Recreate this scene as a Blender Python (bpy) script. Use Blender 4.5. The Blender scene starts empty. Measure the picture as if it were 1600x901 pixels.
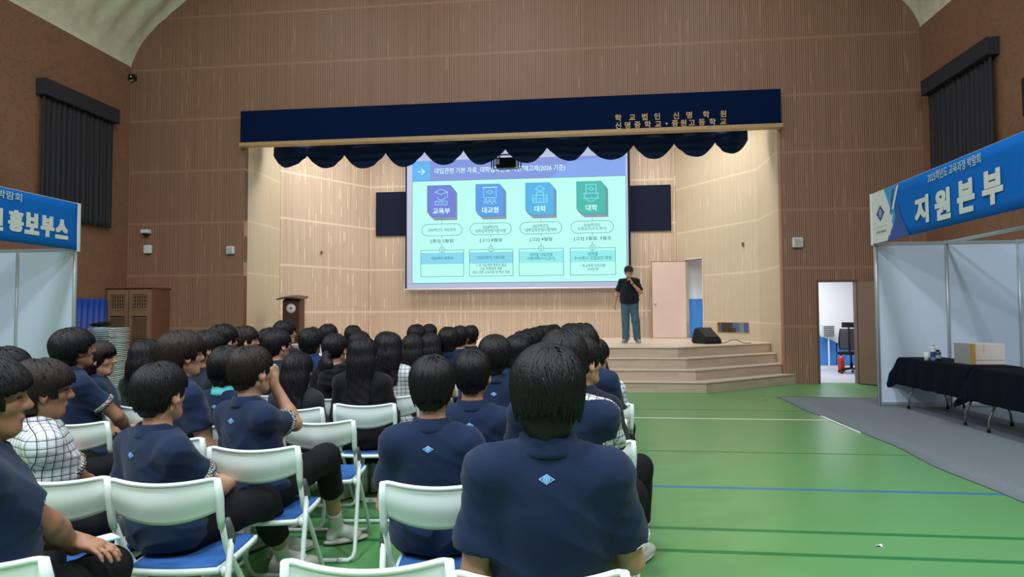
import bpy, bmesh, math, random
import numpy as np
from mathutils import Vector, Matrix
from mathutils.bvhtree import BVHTree

# ------------------------------------------------------------------ camera, world, lights, exposure
SC = bpy.context.scene
C = SC.collection
PI = math.pi
FPX, CAM_H = 1000.0, 1.40
YAW, PITCH, ROLL = [math.radians(a) for a in (6.3, 2.3, -0.28)]
_cy, _sy = math.cos(YAW), math.sin(YAW)
_f = np.array([-_sy*math.cos(PITCH), _cy*math.cos(PITCH), math.sin(PITCH)])
_r = np.array([_cy, _sy, 0.0]); _u = np.cross(_r, _f)
_c, _s = math.cos(ROLL), math.sin(ROLL)
RX, UX = _c*_r+_s*_u, -_s*_r+_c*_u
CO = np.array([0, 0, CAM_H])
cam = bpy.data.cameras.new('camera'); camo = bpy.data.objects.new('camera', cam); C.objects.link(camo)
cam.sensor_width = 36; cam.lens = 36*FPX/1600; cam.clip_start = 0.05; cam.clip_end = 200
camo.matrix_world = Matrix(((RX[0], UX[0], -_f[0], 0), (RX[1], UX[1], -_f[1], 0), (RX[2], UX[2], -_f[2], CAM_H), (0, 0, 0, 1)))
SC.camera = camo
def ray(px, py): return RX*((px-800)/FPX) + UX*(-(py-450.5)/FPX) + _f
def atd(px, py, d): return CO + ray(px, py)*d
def ony(px, py, Y): r = ray(px, py); return CO + r*(Y/r[1])

SC.view_settings.view_transform = 'Standard'; SC.view_settings.look = 'None'
SC.view_settings.exposure = 0.0; SC.view_settings.gamma = 1.0; SC.view_settings.use_curve_mapping = False
W = bpy.data.worlds.new('world'); SC.world = W; W.use_nodes = True
W.node_tree.nodes['Background'].inputs[0].default_value = (0.80, 0.95, 1.0, 1)
W.node_tree.nodes['Background'].inputs[1].default_value = 0.16
def area(name, loc, size, power, color=(1, 1, 1), aim=None, sy=None):
    l = bpy.data.lights.new(name, 'AREA'); l.energy = power; l.color = color
    l.shape = 'RECTANGLE'; l.size = size; l.size_y = sy or size
    o = bpy.data.objects.new(name, l); C.objects.link(o); o.location = loc
    d = Vector(aim)-Vector(loc) if aim else Vector((0, 0, -1))
    o.rotation_euler = d.to_track_quat('-Z', 'Y').to_euler(); return o
HALL = (0.88, 0.95, 1.0)
for x in (-6.5, -1.7, 3.2):
    for y, pw in ((-4.5, 330), (0.0, 350), (4.0, 125)):
        area('hall_light', (x, y, 8.6), 0.9, pw, HALL)
for x, pw in ((-6.0, 45), (-1.7, 62), (2.6, 45)): area('hall_light_front', (x, 9.3, 8.8), 0.9, pw, HALL, aim=(x, 12.6, 6.5))  # added fill lamps to brighten the front wall, no lit fixtures here
for x in (-5.3, -2.9, -0.5, 1.9):
    area('stage_light', (x, 14.9, 6.1), 1.3, 74, (1.0, 0.96, 0.90), aim=(x, 16.0, 0.8))
area('stage_wash_light', (-1.7, 14.50, 5.45), 8.0, 60, (1.0, 0.96, 0.90), aim=(-1.7, 17.3, 1.6), sy=0.2)
for x, t in ((-6.35, -7.3), (2.95, 3.9)):
    area('stage_side_light', (x, 14.6, 5.6), 0.8, 16, (1.0, 0.95, 0.88), aim=(t, 15.7, 2.2))
area('office_light', (5.2, 15.2, 2.6), 1.6, 95, (0.93, 0.97, 1.0))
area('back_room_light', (5.0, 16.6, 3.3), 0.8, 30, (0.95, 0.98, 1.0))

# ------------------------------------------------------------------ helpers: meshes
def tag(o, label=None, cat=None, group=None, kind=None):
    if label: o['label'] = label
    if cat: o['category'] = cat
    if group: o['group'] = group
    if kind: o['kind'] = kind
    return o
def empty(name, loc=(0, 0, 0), rz=0.0, label=None, cat=None, group=None):
    o = bpy.data.objects.new(name, None); C.objects.link(o); o.location = loc; o.rotation_euler = (0, 0, rz)
    o.empty_display_size = 0.1
    return tag(o, label, cat, group)
def copy_tree(o, parent=None):
    c = o.copy(); C.objects.link(c); c.parent = parent
    for ch in o.children: copy_tree(ch, c)
    return c
def V(*a): return np.array(a, float)
def nrm(v):
    v = np.asarray(v, float); return v/(np.linalg.norm(v)+1e-12)
class MB:
    def __init__(s): s.v = []; s.f = []; s.m = []; s.sm = []
    def add(s, vs, fs, m=0, smooth=False):
        b = len(s.v); s.v += [tuple(map(float, v)) for v in vs]
        for f in fs: s.f.append([i+b for i in f]); s.m.append(m); s.sm.append(smooth)
        return s
    def box(s, lo, hi, m=0):
        x0, y0, z0 = lo; x1, y1, z1 = hi
        return s.add([(x0,y0,z0),(x1,y0,z0),(x1,y1,z0),(x0,y1,z0),(x0,y0,z1),(x1,y0,z1),(x1,y1,z1),(x0,y1,z1)],
              [(0,3,2,1),(4,5,6,7),(0,1,5,4),(1,2,6,5),(2,3,7,6),(3,0,4,7)], m)
    def obox(s, c, X, Y, Z, m=0):          # oriented box: centre and three half-vectors
        c, X, Y, Z = [np.asarray(a, float) for a in (c, X, Y, Z)]
        vs = [c+i*X+j*Y+k*Z for k in (-1, 1) for (i, j) in ((-1,-1),(1,-1),(1,1),(-1,1))]
        return s.add(vs, [(0,3,2,1),(4,5,6,7),(0,1,5,4),(1,2,6,5),(2,3,7,6),(3,0,4,7)], m)
    def prism(s, poly, z0, z1, m=0):       # polygon in xy, extruded in z
        n = len(poly); vs = [(x, y, z0) for x, y in poly]+[(x, y, z1) for x, y in poly]
        fs = [list(range(n))[::-1], list(range(n, 2*n))]+[(i, (i+1) % n, n+(i+1) % n, n+i) for i in range(n)]
        return s.add(vs, fs, m)
    def tube(s, pts, r, m=0, n=8, caps=True, closed=False):
        pts = [np.asarray(p, float) for p in pts]; k = len(pts)
        rs = r if hasattr(r, '__len__') else [r]*k
        vs = []; up = None
        for i, p in enumerate(pts):
            a = pts[(i-1) % k] if closed else pts[max(i-1, 0)]; b = pts[(i+1) % k] if closed else pts[min(i+1, k-1)]
            t = nrm(b-a)
            if up is None: up = nrm(np.cross(t, V(0.3, 0.2, 1) if abs(t[2]) < .9 else V(1, 0, 0)))
            e = nrm(up-t*np.dot(up, t)); up = e; g = np.cross(t, e)
            vs += [p+rs[i]*(math.cos(2*PI*j/n)*e+math.sin(2*PI*j/n)*g) for j in range(n)]
        fs = [(i*n+j, i*n+(j+1) % n, ((i+1) % k)*n+(j+1) % n, ((i+1) % k)*n+j) for i in range(k if closed else k-1) for j in range(n)]
        if caps and not closed: fs += [list(range(n))[::-1], [(k-1)*n+j for j in range(n)]]
        return s.add(vs, fs, m, True)
    def lathe(s, prof, c=(0, 0, 0), n=24, m=0, sx=1, sy=1):   # prof: (r, z)
        vs = [(c[0]+r*sx*math.cos(2*PI*j/n), c[1]+r*sy*math.sin(2*PI*j/n), c[2]+z) for r, z in prof for j in range(n)]
        k = len(prof); fs = [(i*n+j, i*n+(j+1) % n, (i+1)*n+(j+1) % n, (i+1)*n+j) for i in range(k-1) for j in range(n)]
        return s.add(vs, fs+[list(range(n))[::-1], [(k-1)*n+j for j in range(n)]], m, True)
    def grid(s, fn, nu, nv, m=0, smooth=True):
        vs = [fn(i/nu, j/nv) for j in range(nv+1) for i in range(nu+1)]
        fs = [(j*(nu+1)+i, j*(nu+1)+i+1, (j+1)*(nu+1)+i+1, (j+1)*(nu+1)+i) for j in range(nv) for i in range(nu)]
        return s.add(vs, fs, m, smooth)
    def build(s, name, mats, parent=None, bevel=0, solid=0, seg=2):
        me = bpy.data.meshes.new(name); me.from_pydata(s.v, [], s.f)
        me.polygons.foreach_set('material_index', s.m); me.polygons.foreach_set('use_smooth', s.sm)
        for mt in (mats if isinstance(mats, (list, tuple)) else [mats]): me.materials.append(mt)
        me.update(); o = bpy.data.objects.new(name, me); C.objects.link(o)
        if parent: o.parent = parent
        if solid: md = o.modifiers.new('thick', 'SOLIDIFY'); md.thickness = solid; md.offset = 0
        if bevel:
            md = o.modifiers.new('bevel', 'BEVEL'); md.width = bevel; md.segments = seg; md.limit_method = 'ANGLE'; md.angle_limit = 0.6
        return o
def np_mesh(name, v, q, mats, parent=None, midx=None):
    me = bpy.data.meshes.new(name); n = len(q)
    me.vertices.add(len(v)); me.vertices.foreach_set('co', np.ascontiguousarray(v, np.float32).ravel())
    me.loops.add(n*4); me.loops.foreach_set('vertex_index', np.ascontiguousarray(q, np.int32).ravel())
    me.polygons.add(n); me.polygons.foreach_set('loop_start', np.arange(0, n*4, 4, dtype=np.int32))
    me.polygons.foreach_set('use_smooth', np.ones(n, bool))
    for mt in (mats if isinstance(mats, (list, tuple)) else [mats]): me.materials.append(mt)
    if midx is not None: me.polygons.foreach_set('material_index', midx.astype(np.int32))
    me.update(calc_edges=True); me.validate()
    o = bpy.data.objects.new(name, me); C.objects.link(o)
    if parent: o.parent = parent
    return o

# ------------------------------------------------------------------ helpers: lettering
_tx = {}
def text2d(body, bold=0.0, spacing=1.0, line=1.0):
    k = (body, bold, spacing, line)
    if k not in _tx:
        cu = bpy.data.curves.new('t', 'FONT'); cu.body = body; cu.align_x = 'CENTER'; cu.offset = bold
        cu.space_character = spacing; cu.space_line = line; cu.resolution_u = 3
        o = bpy.data.objects.new('t', cu); C.objects.link(o)
        dg = bpy.context.evaluated_depsgraph_get(); me = bpy.data.meshes.new_from_object(o.evaluated_get(dg))
        v = np.array([x.co[:2] for x in me.vertices]); f = [list(p.vertices) for p in me.polygons]
        bpy.data.objects.remove(o); bpy.data.meshes.remove(me); bpy.data.curves.remove(cu)
        lo, hi = v.min(0), v.max(0); v = (v-(lo+hi)/2); _tx[k] = (v, f, hi-lo)
    return _tx[k]
def put_text(mb, body, center, ex, ez, w=None, h=None, m=0, bold=0.0, spacing=1.0, line=1.0, fs=None):
    v, f, size = text2d(body, bold, spacing, line)
    kx = fs if fs else w/size[0] if w else h/size[1]; kz = fs if fs else h/size[1] if h else kx
    c, ex, ez = map(lambda a: np.asarray(a, float), (center, ex, ez))
    mb.add([c+ex*p[0]*kx+ez*p[1]*kz for p in v], f, m)

# ------------------------------------------------------------------ materials
def mat(name, col, rough=0.6, metal=0.0, spec=0.5, bump=0.0, bscale=60, var=0.0, vscale=6, sheen=0, emit=None, es=1.0, coat=0, stretch=None, alpha=None):
    m = bpy.data.materials.new(name); m.use_nodes = True; nt = m.node_tree; b = nt.nodes['Principled BSDF']
    b.inputs['Base Color'].default_value = (*col, 1); b.inputs['Roughness'].default_value = rough
    b.inputs['Metallic'].default_value = metal; b.inputs['Specular IOR Level'].default_value = spec
    if sheen: b.inputs['Sheen Weight'].default_value = sheen
    if coat: b.inputs['Coat Weight'].default_value = coat
    if emit: b.inputs['Emission Color'].default_value = (*emit, 1); b.inputs['Emission Strength'].default_value = es
    N, L = nt.nodes.new, nt.links.new
    tc = N('ShaderNodeTexCoord'); mp = N('ShaderNodeMapping'); L(tc.outputs['Object'], mp.inputs[0])
    if stretch: mp.inputs['Scale'].default_value = stretch
    if var:
        t = N('ShaderNodeTexNoise'); t.inputs['Scale'].default_value = vscale; t.inputs['Detail'].default_value = 4; L(mp.outputs[0], t.inputs['Vector'])
        r = N('ShaderNodeMapRange'); r.inputs[1].default_value = .3; r.inputs[2].default_value = .7; r.inputs[3].default_value = 1-var; r.inputs[4].default_value = 1+var; L(t.outputs[0], r.inputs[0])
        x = N('ShaderNodeVectorMath'); x.operation = 'SCALE'; x.inputs[0].default_value = col; L(r.outputs[0], x.inputs['Scale']); L(x.outputs[0], b.inputs['Base Color'])
    if bump:
        t = N('ShaderNodeTexNoise'); t.inputs['Scale'].default_value = bscale; t.inputs['Detail'].default_value = 3; L(mp.outputs[0], t.inputs['Vector'])
        bp = N('ShaderNodeBump'); bp.inputs['Strength'].default_value = bump; bp.inputs['Distance'].default_value = 0.01; L(t.outputs[0], bp.inputs['Height']); L(bp.outputs[0], b.inputs['Normal'])
    return m
class NT:
    """tiny node-math helper"""
    def __init__(s, m): s.nt = m.node_tree; s.b = s.nt.nodes['Principled BSDF']; s.tc = s.nt.nodes.new('ShaderNodeTexCoord')
    def n(s, t, **k):
        x = s.nt.nodes.new(t)
        for a, b in k.items(): setattr(x, a, b)
        return x
    def L(s, a, b): s.nt.links.new(a, b)
    def m(s, op, a, b=None, c=None):
        x = s.n('ShaderNodeMath', operation=op)
        for i, v in enumerate((a, b, c)):
            if v is None: continue
            if isinstance(v, (int, float)): x.inputs[i].default_value = v
            else: s.L(v, x.inputs[i])
        return x.outputs[0]
    def xyz(s, src=None):
        x = s.n('ShaderNodeSeparateXYZ'); s.L(src or s.tc.outputs['Object'], x.inputs[0]); return x.outputs
    def comb(s, a, b, c=0.0):
        x = s.n('ShaderNodeCombineXYZ')
        for i, v in enumerate((a, b, c)):
            if isinstance(v, (int, float)): x.inputs[i].default_value = v
            else: s.L(v, x.inputs[i])
        return x.outputs[0]
    def wn(s, vec):
        x = s.n('ShaderNodeTexWhiteNoise', noise_dimensions='3D'); s.L(vec, x.inputs['Vector']); return x.outputs['Value']
    def noise(s, scale, detail=3, vec=None):
        x = s.n('ShaderNodeTexNoise'); x.inputs['Scale'].default_value = scale; x.inputs['Detail'].default_value = detail
        s.L(vec or s.tc.outputs['Object'], x.inputs['Vector']); return x.outputs[0]
    def mix(s, f, a, b):
        x = s.n('ShaderNodeMix', data_type='RGBA')
        if isinstance(f, (int, float)): x.inputs[0].default_value = f
        else: s.L(f, x.inputs[0])
        for i, v in ((6, a), (7, b)):
            if isinstance(v, tuple): x.inputs[i].default_value = (*v, 1)
            else: s.L(v, x.inputs[i])
        return x.outputs[2]
    def bump(s, h, st=0.5, dist=0.01):
        x = s.n('ShaderNodeBump'); x.inputs['Strength'].default_value = st; x.inputs['Distance'].default_value = dist
        s.L(h, x.inputs['Height']); s.L(x.outputs[0], s.b.inputs['Normal'])
def slat_mat(name, col, groove, joint, z0=0.55, dz=1.165, pitch=0.040, thr=0.14):
    m = mat(name, col, 0.55); t = NT(m); x, y, z = t.xyz()
    u = t.m('DIVIDE', x, pitch); cell = t.m('FLOOR', u); fr = t.m('FRACT', u)
    r1 = t.wn(t.comb(cell, 3.1, 0.0))
    seg = t.m('FLOOR', t.m('ADD', t.m('DIVIDE', z, 0.29), t.m('MULTIPLY', r1, 5.0)))
    r2 = t.wn(t.comb(cell, seg, 7.7))
    wide = t.m('ADD', 0.20, t.m('MULTIPLY', r1, 0.16))
    g = t.m('MULTIPLY', t.m('LESS_THAN', fr, wide), t.m('GREATER_THAN', t.m('ADD', r2, t.m('MULTIPLY', r1, 0.35)), thr))
    jz = t.m('FRACT', t.m('DIVIDE', t.m('SUBTRACT', z, z0), dz))
    jn = t.m('LESS_THAN', t.m('ABSOLUTE', t.m('SUBTRACT', jz, 0.5)), 0.022)
    g = t.m('MULTIPLY', g, t.m('SUBTRACT', 1.0, jn))
    vn = t.noise(1.0, 3, t.comb(t.m('MULTIPLY', x, 14.0), t.m('MULTIPLY', z, 1.5)))
    base = t.mix(vn, tuple(c*0.95 for c in col), tuple(c*1.05 for c in col))
    base = t.mix(t.m('MULTIPLY', jn, 0.45), base, joint)
    t.L(t.mix(g, base, groove), t.b.inputs['Base Color'])
    t.bump(t.m('MULTIPLY', g, -1.0), 0.6, 0.008)
    return m
M = {}
M['slat_brown'] = slat_mat('brown_slatted_panel', (0.345, 0.178, 0.116), (0.125, 0.058, 0.036), (0.38, 0.195, 0.125))
M['slat_pale'] = slat_mat('pale_slatted_panel', (0.63, 0.49, 0.37), (0.24, 0.155, 0.095), (0.71, 0.57, 0.44), z0=0.9, thr=0.20)
M['slat_fine'] = slat_mat('pale_fine_slatted_panel', (0.58, 0.48, 0.345), (0.42, 0.33, 0.225), (0.65, 0.55, 0.41), z0=0.6, pitch=0.032)
def side_wall_mat():
    m = mat('brown_textured_panel', (0.27, 0.125, 0.068), 0.7); t = NT(m); x, y, z = t.xyz()
    def dash(ofs, sc):
        v = t.n('ShaderNodeTexVoronoi', voronoi_dimensions='2D'); v.inputs['Scale'].default_value = sc
        vec = t.comb(t.m('ADD', y, ofs), z); t.L(vec, v.inputs['Vector'])
        pd = t.xyz(v.outputs['Position']); a = t.m('MULTIPLY', t.wn(v.outputs['Position']), 6.283)
        dx = t.m('SUBTRACT', t.m('ADD', y, ofs), pd[0]); dz = t.m('SUBTRACT', z, pd[1])
        u = t.m('ADD', t.m('MULTIPLY', dx, t.m('COSINE', a)), t.m('MULTIPLY', dz, t.m('SINE', a)))
        w = t.m('SUBTRACT', t.m('MULTIPLY', dz, t.m('COSINE', a)), t.m('MULTIPLY', dx, t.m('SINE', a)))
        w = t.m('ADD', w, t.m('MULTIPLY', t.m('MULTIPLY', u, u), 5.0))
        return t.m('MULTIPLY', t.m('LESS_THAN', t.m('ABSOLUTE', u), 0.045), t.m('LESS_THAN', t.m('ABSOLUTE', w), 0.0055))
    d = dash(0.0, 6.5)
    n = t.noise(3.0, 3)
    base = t.mix(n, (0.235, 0.112, 0.068), (0.295, 0.145, 0.088))
    t.L(t.mix(t.m('MULTIPLY', d, 0.5), base, (0.07, 0.03, 0.018)), t.b.inputs['Base Color'])
    t.bump(t.m('MULTIPLY', d, -1.0), 0.5, 0.01)
    return m
M['side_wall'] = side_wall_mat()
M['foam'] = mat('sprayed_foam', (0.80, 0.75, 0.61), 0.9, bump=0.9, bscale=9, var=0.10, vscale=4)
def floor_mat():
    m = mat('green_court_floor', (0.13, 0.37, 0.10), 0.30, spec=0.38); t = NT(m)
    n = t.noise(0.55, 4); f = t.noise(140.0, 2)
    t.L(t.mix(n, (0.094, 0.270, 0.090), (0.125, 0.335, 0.122)), t.b.inputs['Base Color'])
    t.L(t.m('ADD', 0.20, t.m('MULTIPLY', n, 0.20)), t.b.inputs['Roughness'])
    t.bump(t.m('ADD', t.m('MULTIPLY', t.noise(5.0, 2), 2.5), f), 0.06, 0.004)
    return m
M['floor'] = floor_mat()
M['line_white'] = mat('white_court_line', (0.72, 0.78, 0.72), 0.4)
M['line_dark'] = mat('dark_green_court_line', (0.015, 0.17, 0.045), 0.4)
M['line_blue'] = mat('blue_court_line', (0.03, 0.16, 0.42), 0.4)
M['line_thin'] = mat('thin_dark_court_line', (0.05, 0.16, 0.04), 0.4)
M['carpet'] = mat('grey_carpet', (0.195, 0.222, 0.255), 0.95, bump=0.5, bscale=300, var=0.14, vscale=110, spec=0.1)
def plank_mat(name, c1, c2, seam, riser=False):
    m = mat(name, c1, 0.38); t = NT(m); x, y, z = t.xyz()
    row = t.m('FLOOR', t.m('DIVIDE', z if riser else y, 0.064))
    u = t.m('ADD', t.m('DIVIDE', t.m('ADD', x, t.m('MULTIPLY', y, 0.9 if riser else 0.0)), 0.55), t.m('MULTIPLY', t.wn(t.comb(row, 1.0)), 7.0))
    r = t.wn(t.comb(row, t.m('FLOOR', u), 2.0))
    s = t.m('LESS_THAN', t.m('FRACT', u), 0.006)
    t.L(t.mix(s, t.mix(r, c1, c2), seam), t.b.inputs['Base Color'])
    return m
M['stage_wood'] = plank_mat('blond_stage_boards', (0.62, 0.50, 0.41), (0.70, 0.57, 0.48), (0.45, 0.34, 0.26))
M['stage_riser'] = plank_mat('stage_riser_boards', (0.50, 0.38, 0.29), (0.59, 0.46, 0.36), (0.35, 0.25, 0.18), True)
M['stage_nose'] = mat('stair_nosing_wood', (0.33, 0.20, 0.12), 0.5)
M['navy_velvet'] = mat('navy_velvet', (0.0050, 0.030, 0.120), 0.7, spec=0.2, sheen=0.06, bump=0.15, bscale=300)
M['navy_felt'] = mat('navy_felt', (0.002, 0.010, 0.050), 0.95, spec=0.1)
M['gold'] = mat('gold_letters', (0.55, 0.33, 0.13), 0.45, metal=0.2)
M['ledge_wood'] = mat('ledge_wood', (0.50, 0.30, 0.14), 0.45, var=0.1, vscale=20)
M['white'] = mat('white_paint', (0.72, 0.76, 0.77), 0.5)
M['booth_white'] = mat('booth_panel_white', (0.60, 0.68, 0.82), 0.45)
M['alu'] = mat('brushed_aluminium', (0.52, 0.57, 0.60), 0.38, metal=0.65)
M['banner_blue'] = mat('banner_blue', (0.004, 0.150, 0.60), 0.8, spec=0.15)
M['banner_lightblue'] = mat('banner_light_blue', (0.03, 0.30, 0.66), 0.55)
M['banner_deep'] = mat('banner_deep_blue', (0.008, 0.07, 0.36), 0.55)
M['banner_faint'] = mat('banner_faint_print', (0.025, 0.20, 0.62), 0.55)
M['banner_white'] = mat('banner_white', (0.72, 0.75, 0.75), 0.55)
M['banner_text_pale'] = mat('banner_pale_print', (0.55, 0.68, 0.55), 0.55)
M['banner_grey'] = mat('banner_grey_print', (0.35, 0.38, 0.42), 0.55)
M['curtain'] = mat('charcoal_curtain', (0.043, 0.040, 0.048), 0.9, bump=0.2, bscale=200, spec=0.1)
M['black'] = mat('black_plastic', (0.012, 0.012, 0.014), 0.45)
M['dark_panel'] = mat('dark_navy_panel', (0.007, 0.011, 0.030), 0.8, spec=0.15)
M['cloth_black'] = mat('black_table_cloth', (0.0035, 0.005, 0.012), 0.9, spec=0.12, bump=0.1, bscale=60)
M['steel'] = mat('grey_steel_leg', (0.28, 0.28, 0.26), 0.35, metal=0.7)
M['chair_white'] = mat('white_chair_plastic', (0.74, 0.83, 0.81), 0.30)
M['chair_tube'] = mat('white_chair_tube', (0.72, 0.80, 0.79), 0.28)
M['chair_pad'] = mat('blue_seat_pad', (0.020, 0.105, 0.35), 0.7, bump=0.3, bscale=250)
M['chair_hinge'] = mat('grey_chair_hinge', (0.10, 0.105, 0.115), 0.45)
M['ferrule'] = mat('clear_rubber_ferrule', (0.50, 0.52, 0.46), 0.5)
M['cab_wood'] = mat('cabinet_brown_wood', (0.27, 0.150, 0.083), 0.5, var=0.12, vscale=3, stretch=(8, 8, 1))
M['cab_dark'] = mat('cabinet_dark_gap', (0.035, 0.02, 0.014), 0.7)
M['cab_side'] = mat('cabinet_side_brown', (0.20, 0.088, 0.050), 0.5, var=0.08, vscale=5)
M['blue_mat'] = mat('blue_vinyl', (0.012, 0.065, 0.40), 0.4)
M['pale_door'] = mat('pale_door_laminate', (0.67, 0.51, 0.45), 0.45, var=0.03, vscale=2)
M['brown_door'] = mat('brown_door_laminate', (0.27, 0.165, 0.125), 0.4)
M['brown_frame'] = mat('door_frame_brown', (0.16, 0.085, 0.06), 0.5)
M['office_wall'] = mat('office_wall_white', (0.80, 0.82, 0.84), 0.7)
M['office_blue'] = mat('office_blue_paint', (0.05, 0.25, 0.68), 0.6)
M['office_floor'] = mat('office_floor_grey', (0.50, 0.50, 0.53), 0.35, var=0.05, vscale=8)
M['lectern'] = mat('dark_red_lectern_wood', (0.055, 0.016, 0.013), 0.35, var=0.15, vscale=8)
M['red'] = mat('red_plastic', (0.5, 0.03, 0.02), 0.4)
M['cardboard_white'] = mat('white_carton', (0.66, 0.60, 0.57), 0.6)
M['cardboard_grey'] = mat('grey_carton_side', (0.33, 0.34, 0.34), 0.6)
M['yellow_tape'] = mat('mustard_stripe', (0.52, 0.30, 0.05), 0.6)
M['green_led'] = mat('green_indicator', (0, 0.2, 0.05), 0.4, emit=(0.05, 1, 0.3), es=2.5)
M['skin'] = mat('skin', (0.49, 0.265, 0.175), 0.55, var=0.06, vscale=12)
M['skin_dark'] = mat('tanned_skin', (0.34, 0.165, 0.100), 0.55, var=0.06, vscale=12)
M['brow'] = mat('brow_hair', (0.02, 0.014, 0.012), 0.6)
M['lip'] = mat('lip', (0.42, 0.15, 0.12), 0.5)
for k, c in (('hair', (0.0105, 0.0095, 0.0115)), ('hair_brown', (0.020, 0.0135, 0.0130))):
    m = mat(k, c, 0.42, spec=0.27); t = NT(m); x, y, z = t.xyz()
    t.bump(t.noise(1.0, 3, t.comb(t.m('MULTIPLY', x, 420.0), t.m('MULTIPLY', y, 420.0), t.m('MULTIPLY', z, 30.0))), 0.8, 0.003); M[k] = m
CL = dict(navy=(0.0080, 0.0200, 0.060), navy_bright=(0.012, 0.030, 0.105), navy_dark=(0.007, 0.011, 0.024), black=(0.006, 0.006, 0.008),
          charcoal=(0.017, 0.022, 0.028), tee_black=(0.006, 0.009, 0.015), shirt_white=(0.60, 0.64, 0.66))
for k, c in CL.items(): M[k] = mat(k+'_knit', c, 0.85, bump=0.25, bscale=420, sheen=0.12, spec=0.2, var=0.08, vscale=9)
M['trouser_black'] = mat('black_trouser_cloth', (0.0052, 0.0055, 0.0070), 0.8, bump=0.2, bscale=250, spec=0.25)
M['jeans'] = mat('blue_denim', (0.050, 0.125, 0.180), 0.85, bump=0.3, bscale=350, var=0.22, vscale=10)
M['sock'] = mat('white_sock', (0.68, 0.72, 0.70), 0.9, bump=0.2, bscale=200)
M['shoe_white'] = mat('off_white_shoe', (0.55, 0.53, 0.47), 0.55)
M['shoe_sole'] = mat('shoe_sole', (0.42, 0.42, 0.38), 0.6)
M['shoe_grey'] = mat('grey_sneaker', (0.22, 0.22, 0.21), 0.7)
M['shoe_black'] = mat('black_shoe', (0.012, 0.012, 0.013), 0.5)
M['turquoise'] = mat('turquoise_collar', (0.10, 0.55, 0.58), 0.8)
M['emb_blue'] = mat('emblem_blue', (0.030, 0.185, 0.55), 0.6)
M['emb_light'] = mat('emblem_pale_blue', (0.27, 0.55, 0.80), 0.6)
M['logo_navy'] = mat('logo_navy', (0.015, 0.06, 0.25), 0.5)
def plaid_mat(name, base, line, step=0.030, w=0.10, w2=0.0, diag=False):
    m = mat(name, base, 0.85); t = NT(m); o = t.xyz(); g = t.n('ShaderNodeNewGeometry')
    vt = t.n('ShaderNodeVectorTransform', vector_type='NORMAL', convert_from='WORLD', convert_to='OBJECT'); t.L(g.outputs['Normal'], vt.inputs[0])
    n = t.xyz(vt.outputs[0]); res = None
    ax = list(o)
    if diag: ax = [t.m('ADD', o[0], o[2]), t.m('ADD', o[1], o[2]), t.m('SUBTRACT', o[2], o[0])]
    for i in range(3):
        f = t.m('FRACT', t.m('DIVIDE', t.m('ADD', ax[i], 10.0), step))
        l = t.m('LESS_THAN', f, w)
        if w2: l = t.m('MAXIMUM', l, t.m('MULTIPLY', t.m('LESS_THAN', t.m('ABSOLUTE', t.m('SUBTRACT', f, w+0.13)), w2), 0.5))
        l = t.m('MULTIPLY', l, t.m('LESS_THAN', t.m('ABSOLUTE', n[i]), 0.72 if not diag else 2.0))
        res = l if res is None else t.m('MAXIMUM', res, l)
    t.L(t.mix(res, base, line), t.b.inputs['Base Color']); return m
M['plaid'] = plaid_mat('white_window_check', (0.66, 0.70, 0.73), (0.020, 0.028, 0.065), 0.031, 0.11, 0.035)
M['cuff_plaid'] = plaid_mat('check_cuff', (0.60, 0.58, 0.50), (0.02, 0.02, 0.035), 0.014, 0.28, 0, True)
# ------------------------------------------------------------------ the hall
YB, XL, XR, ZW, XC = 13.3, -10.15, 6.70, 7.05, -1.725
SX0, SX1, SZ, STZ = -7.40, 3.97, 5.13, 0.76
def struct(o): o['kind'] = 'structure'; return o
def vault_z(x):
    u = min(x-XL, XR-x); u = max(u, 0.0); k = 8.425
    z = 1.26*u**0.65
    return ZW + (z if u < 6 else 1.26*6**0.65+(u-6)*0.26*(1-(u-6)/(2*(k-6))))
mb = MB(); mb.box((XL-.2, -9, -0.1), (XR+.2, YB+.16, 0.0)); struct(mb.build('floor', M['floor']))
# back wall in columns round the proscenium and the office doorway
DX0, DX1, DZ = 4.645, 5.375, 2.02
mb = MB()
def wall_strip(x0, x1, z0, top=None):
    n = max(1, int((x1-x0)/0.2))
    for i in range(n):
        a, b = x0+(x1-x0)*i/n, x0+(x1-x0)*(i+1)/n
        za, zb = (vault_z(a)+.05, vault_z(b)+.05) if top is None else (top, top)
        mb.add([(a, YB, z0), (b, YB, z0), (b, YB, zb), (a, YB, za), (a, YB+.15, z0), (b, YB+.15, z0), (b, YB+.15, zb), (a, YB+.15, za)],
               [(0, 1, 2, 3), (5, 4, 7, 6), (4, 5, 1, 0), (3, 2, 6, 7)]+([(4, 0, 3, 7)] if i == 0 else [])+([(1, 5, 6, 2)] if i == n-1 else []))
wall_strip(XL, SX0, 0); wall_strip(SX0, SX1, SZ+.02); wall_strip(SX1, DX0, 0); wall_strip(DX0, DX1, DZ); wall_strip(DX1, XR, 0)
struct(mb.build('wall_front', M['slat_brown']))
for nm, x, s in (('wall_left', XL, -1), ('wall_right', XR, 1)):
    mb = MB(); mb.box((min(x, x+.2*s), -9, 0), (max(x, x+.2*s), YB+.15, ZW+.06)); struct(mb.build(nm, M['side_wall']))
rng = random.Random(5)
def vault(u, v):
    x = XL+(XR-XL)*(0.5-0.5*math.cos(PI*u)); y = -9+(YB+9)*v
    r = 0.06*math.sin(2*PI*y/0.62+0.8*math.sin(x*1.3))+0.02*math.sin(y*23+x*7)*math.sin(x*11)
    return (x, y, vault_z(x)+r*(min(1, (x-XL)*2, (XR-x)*2)))
mb = MB(); mb.grid(vault, 90, 260); struct(mb.build('ceiling', M['foam']))
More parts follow.
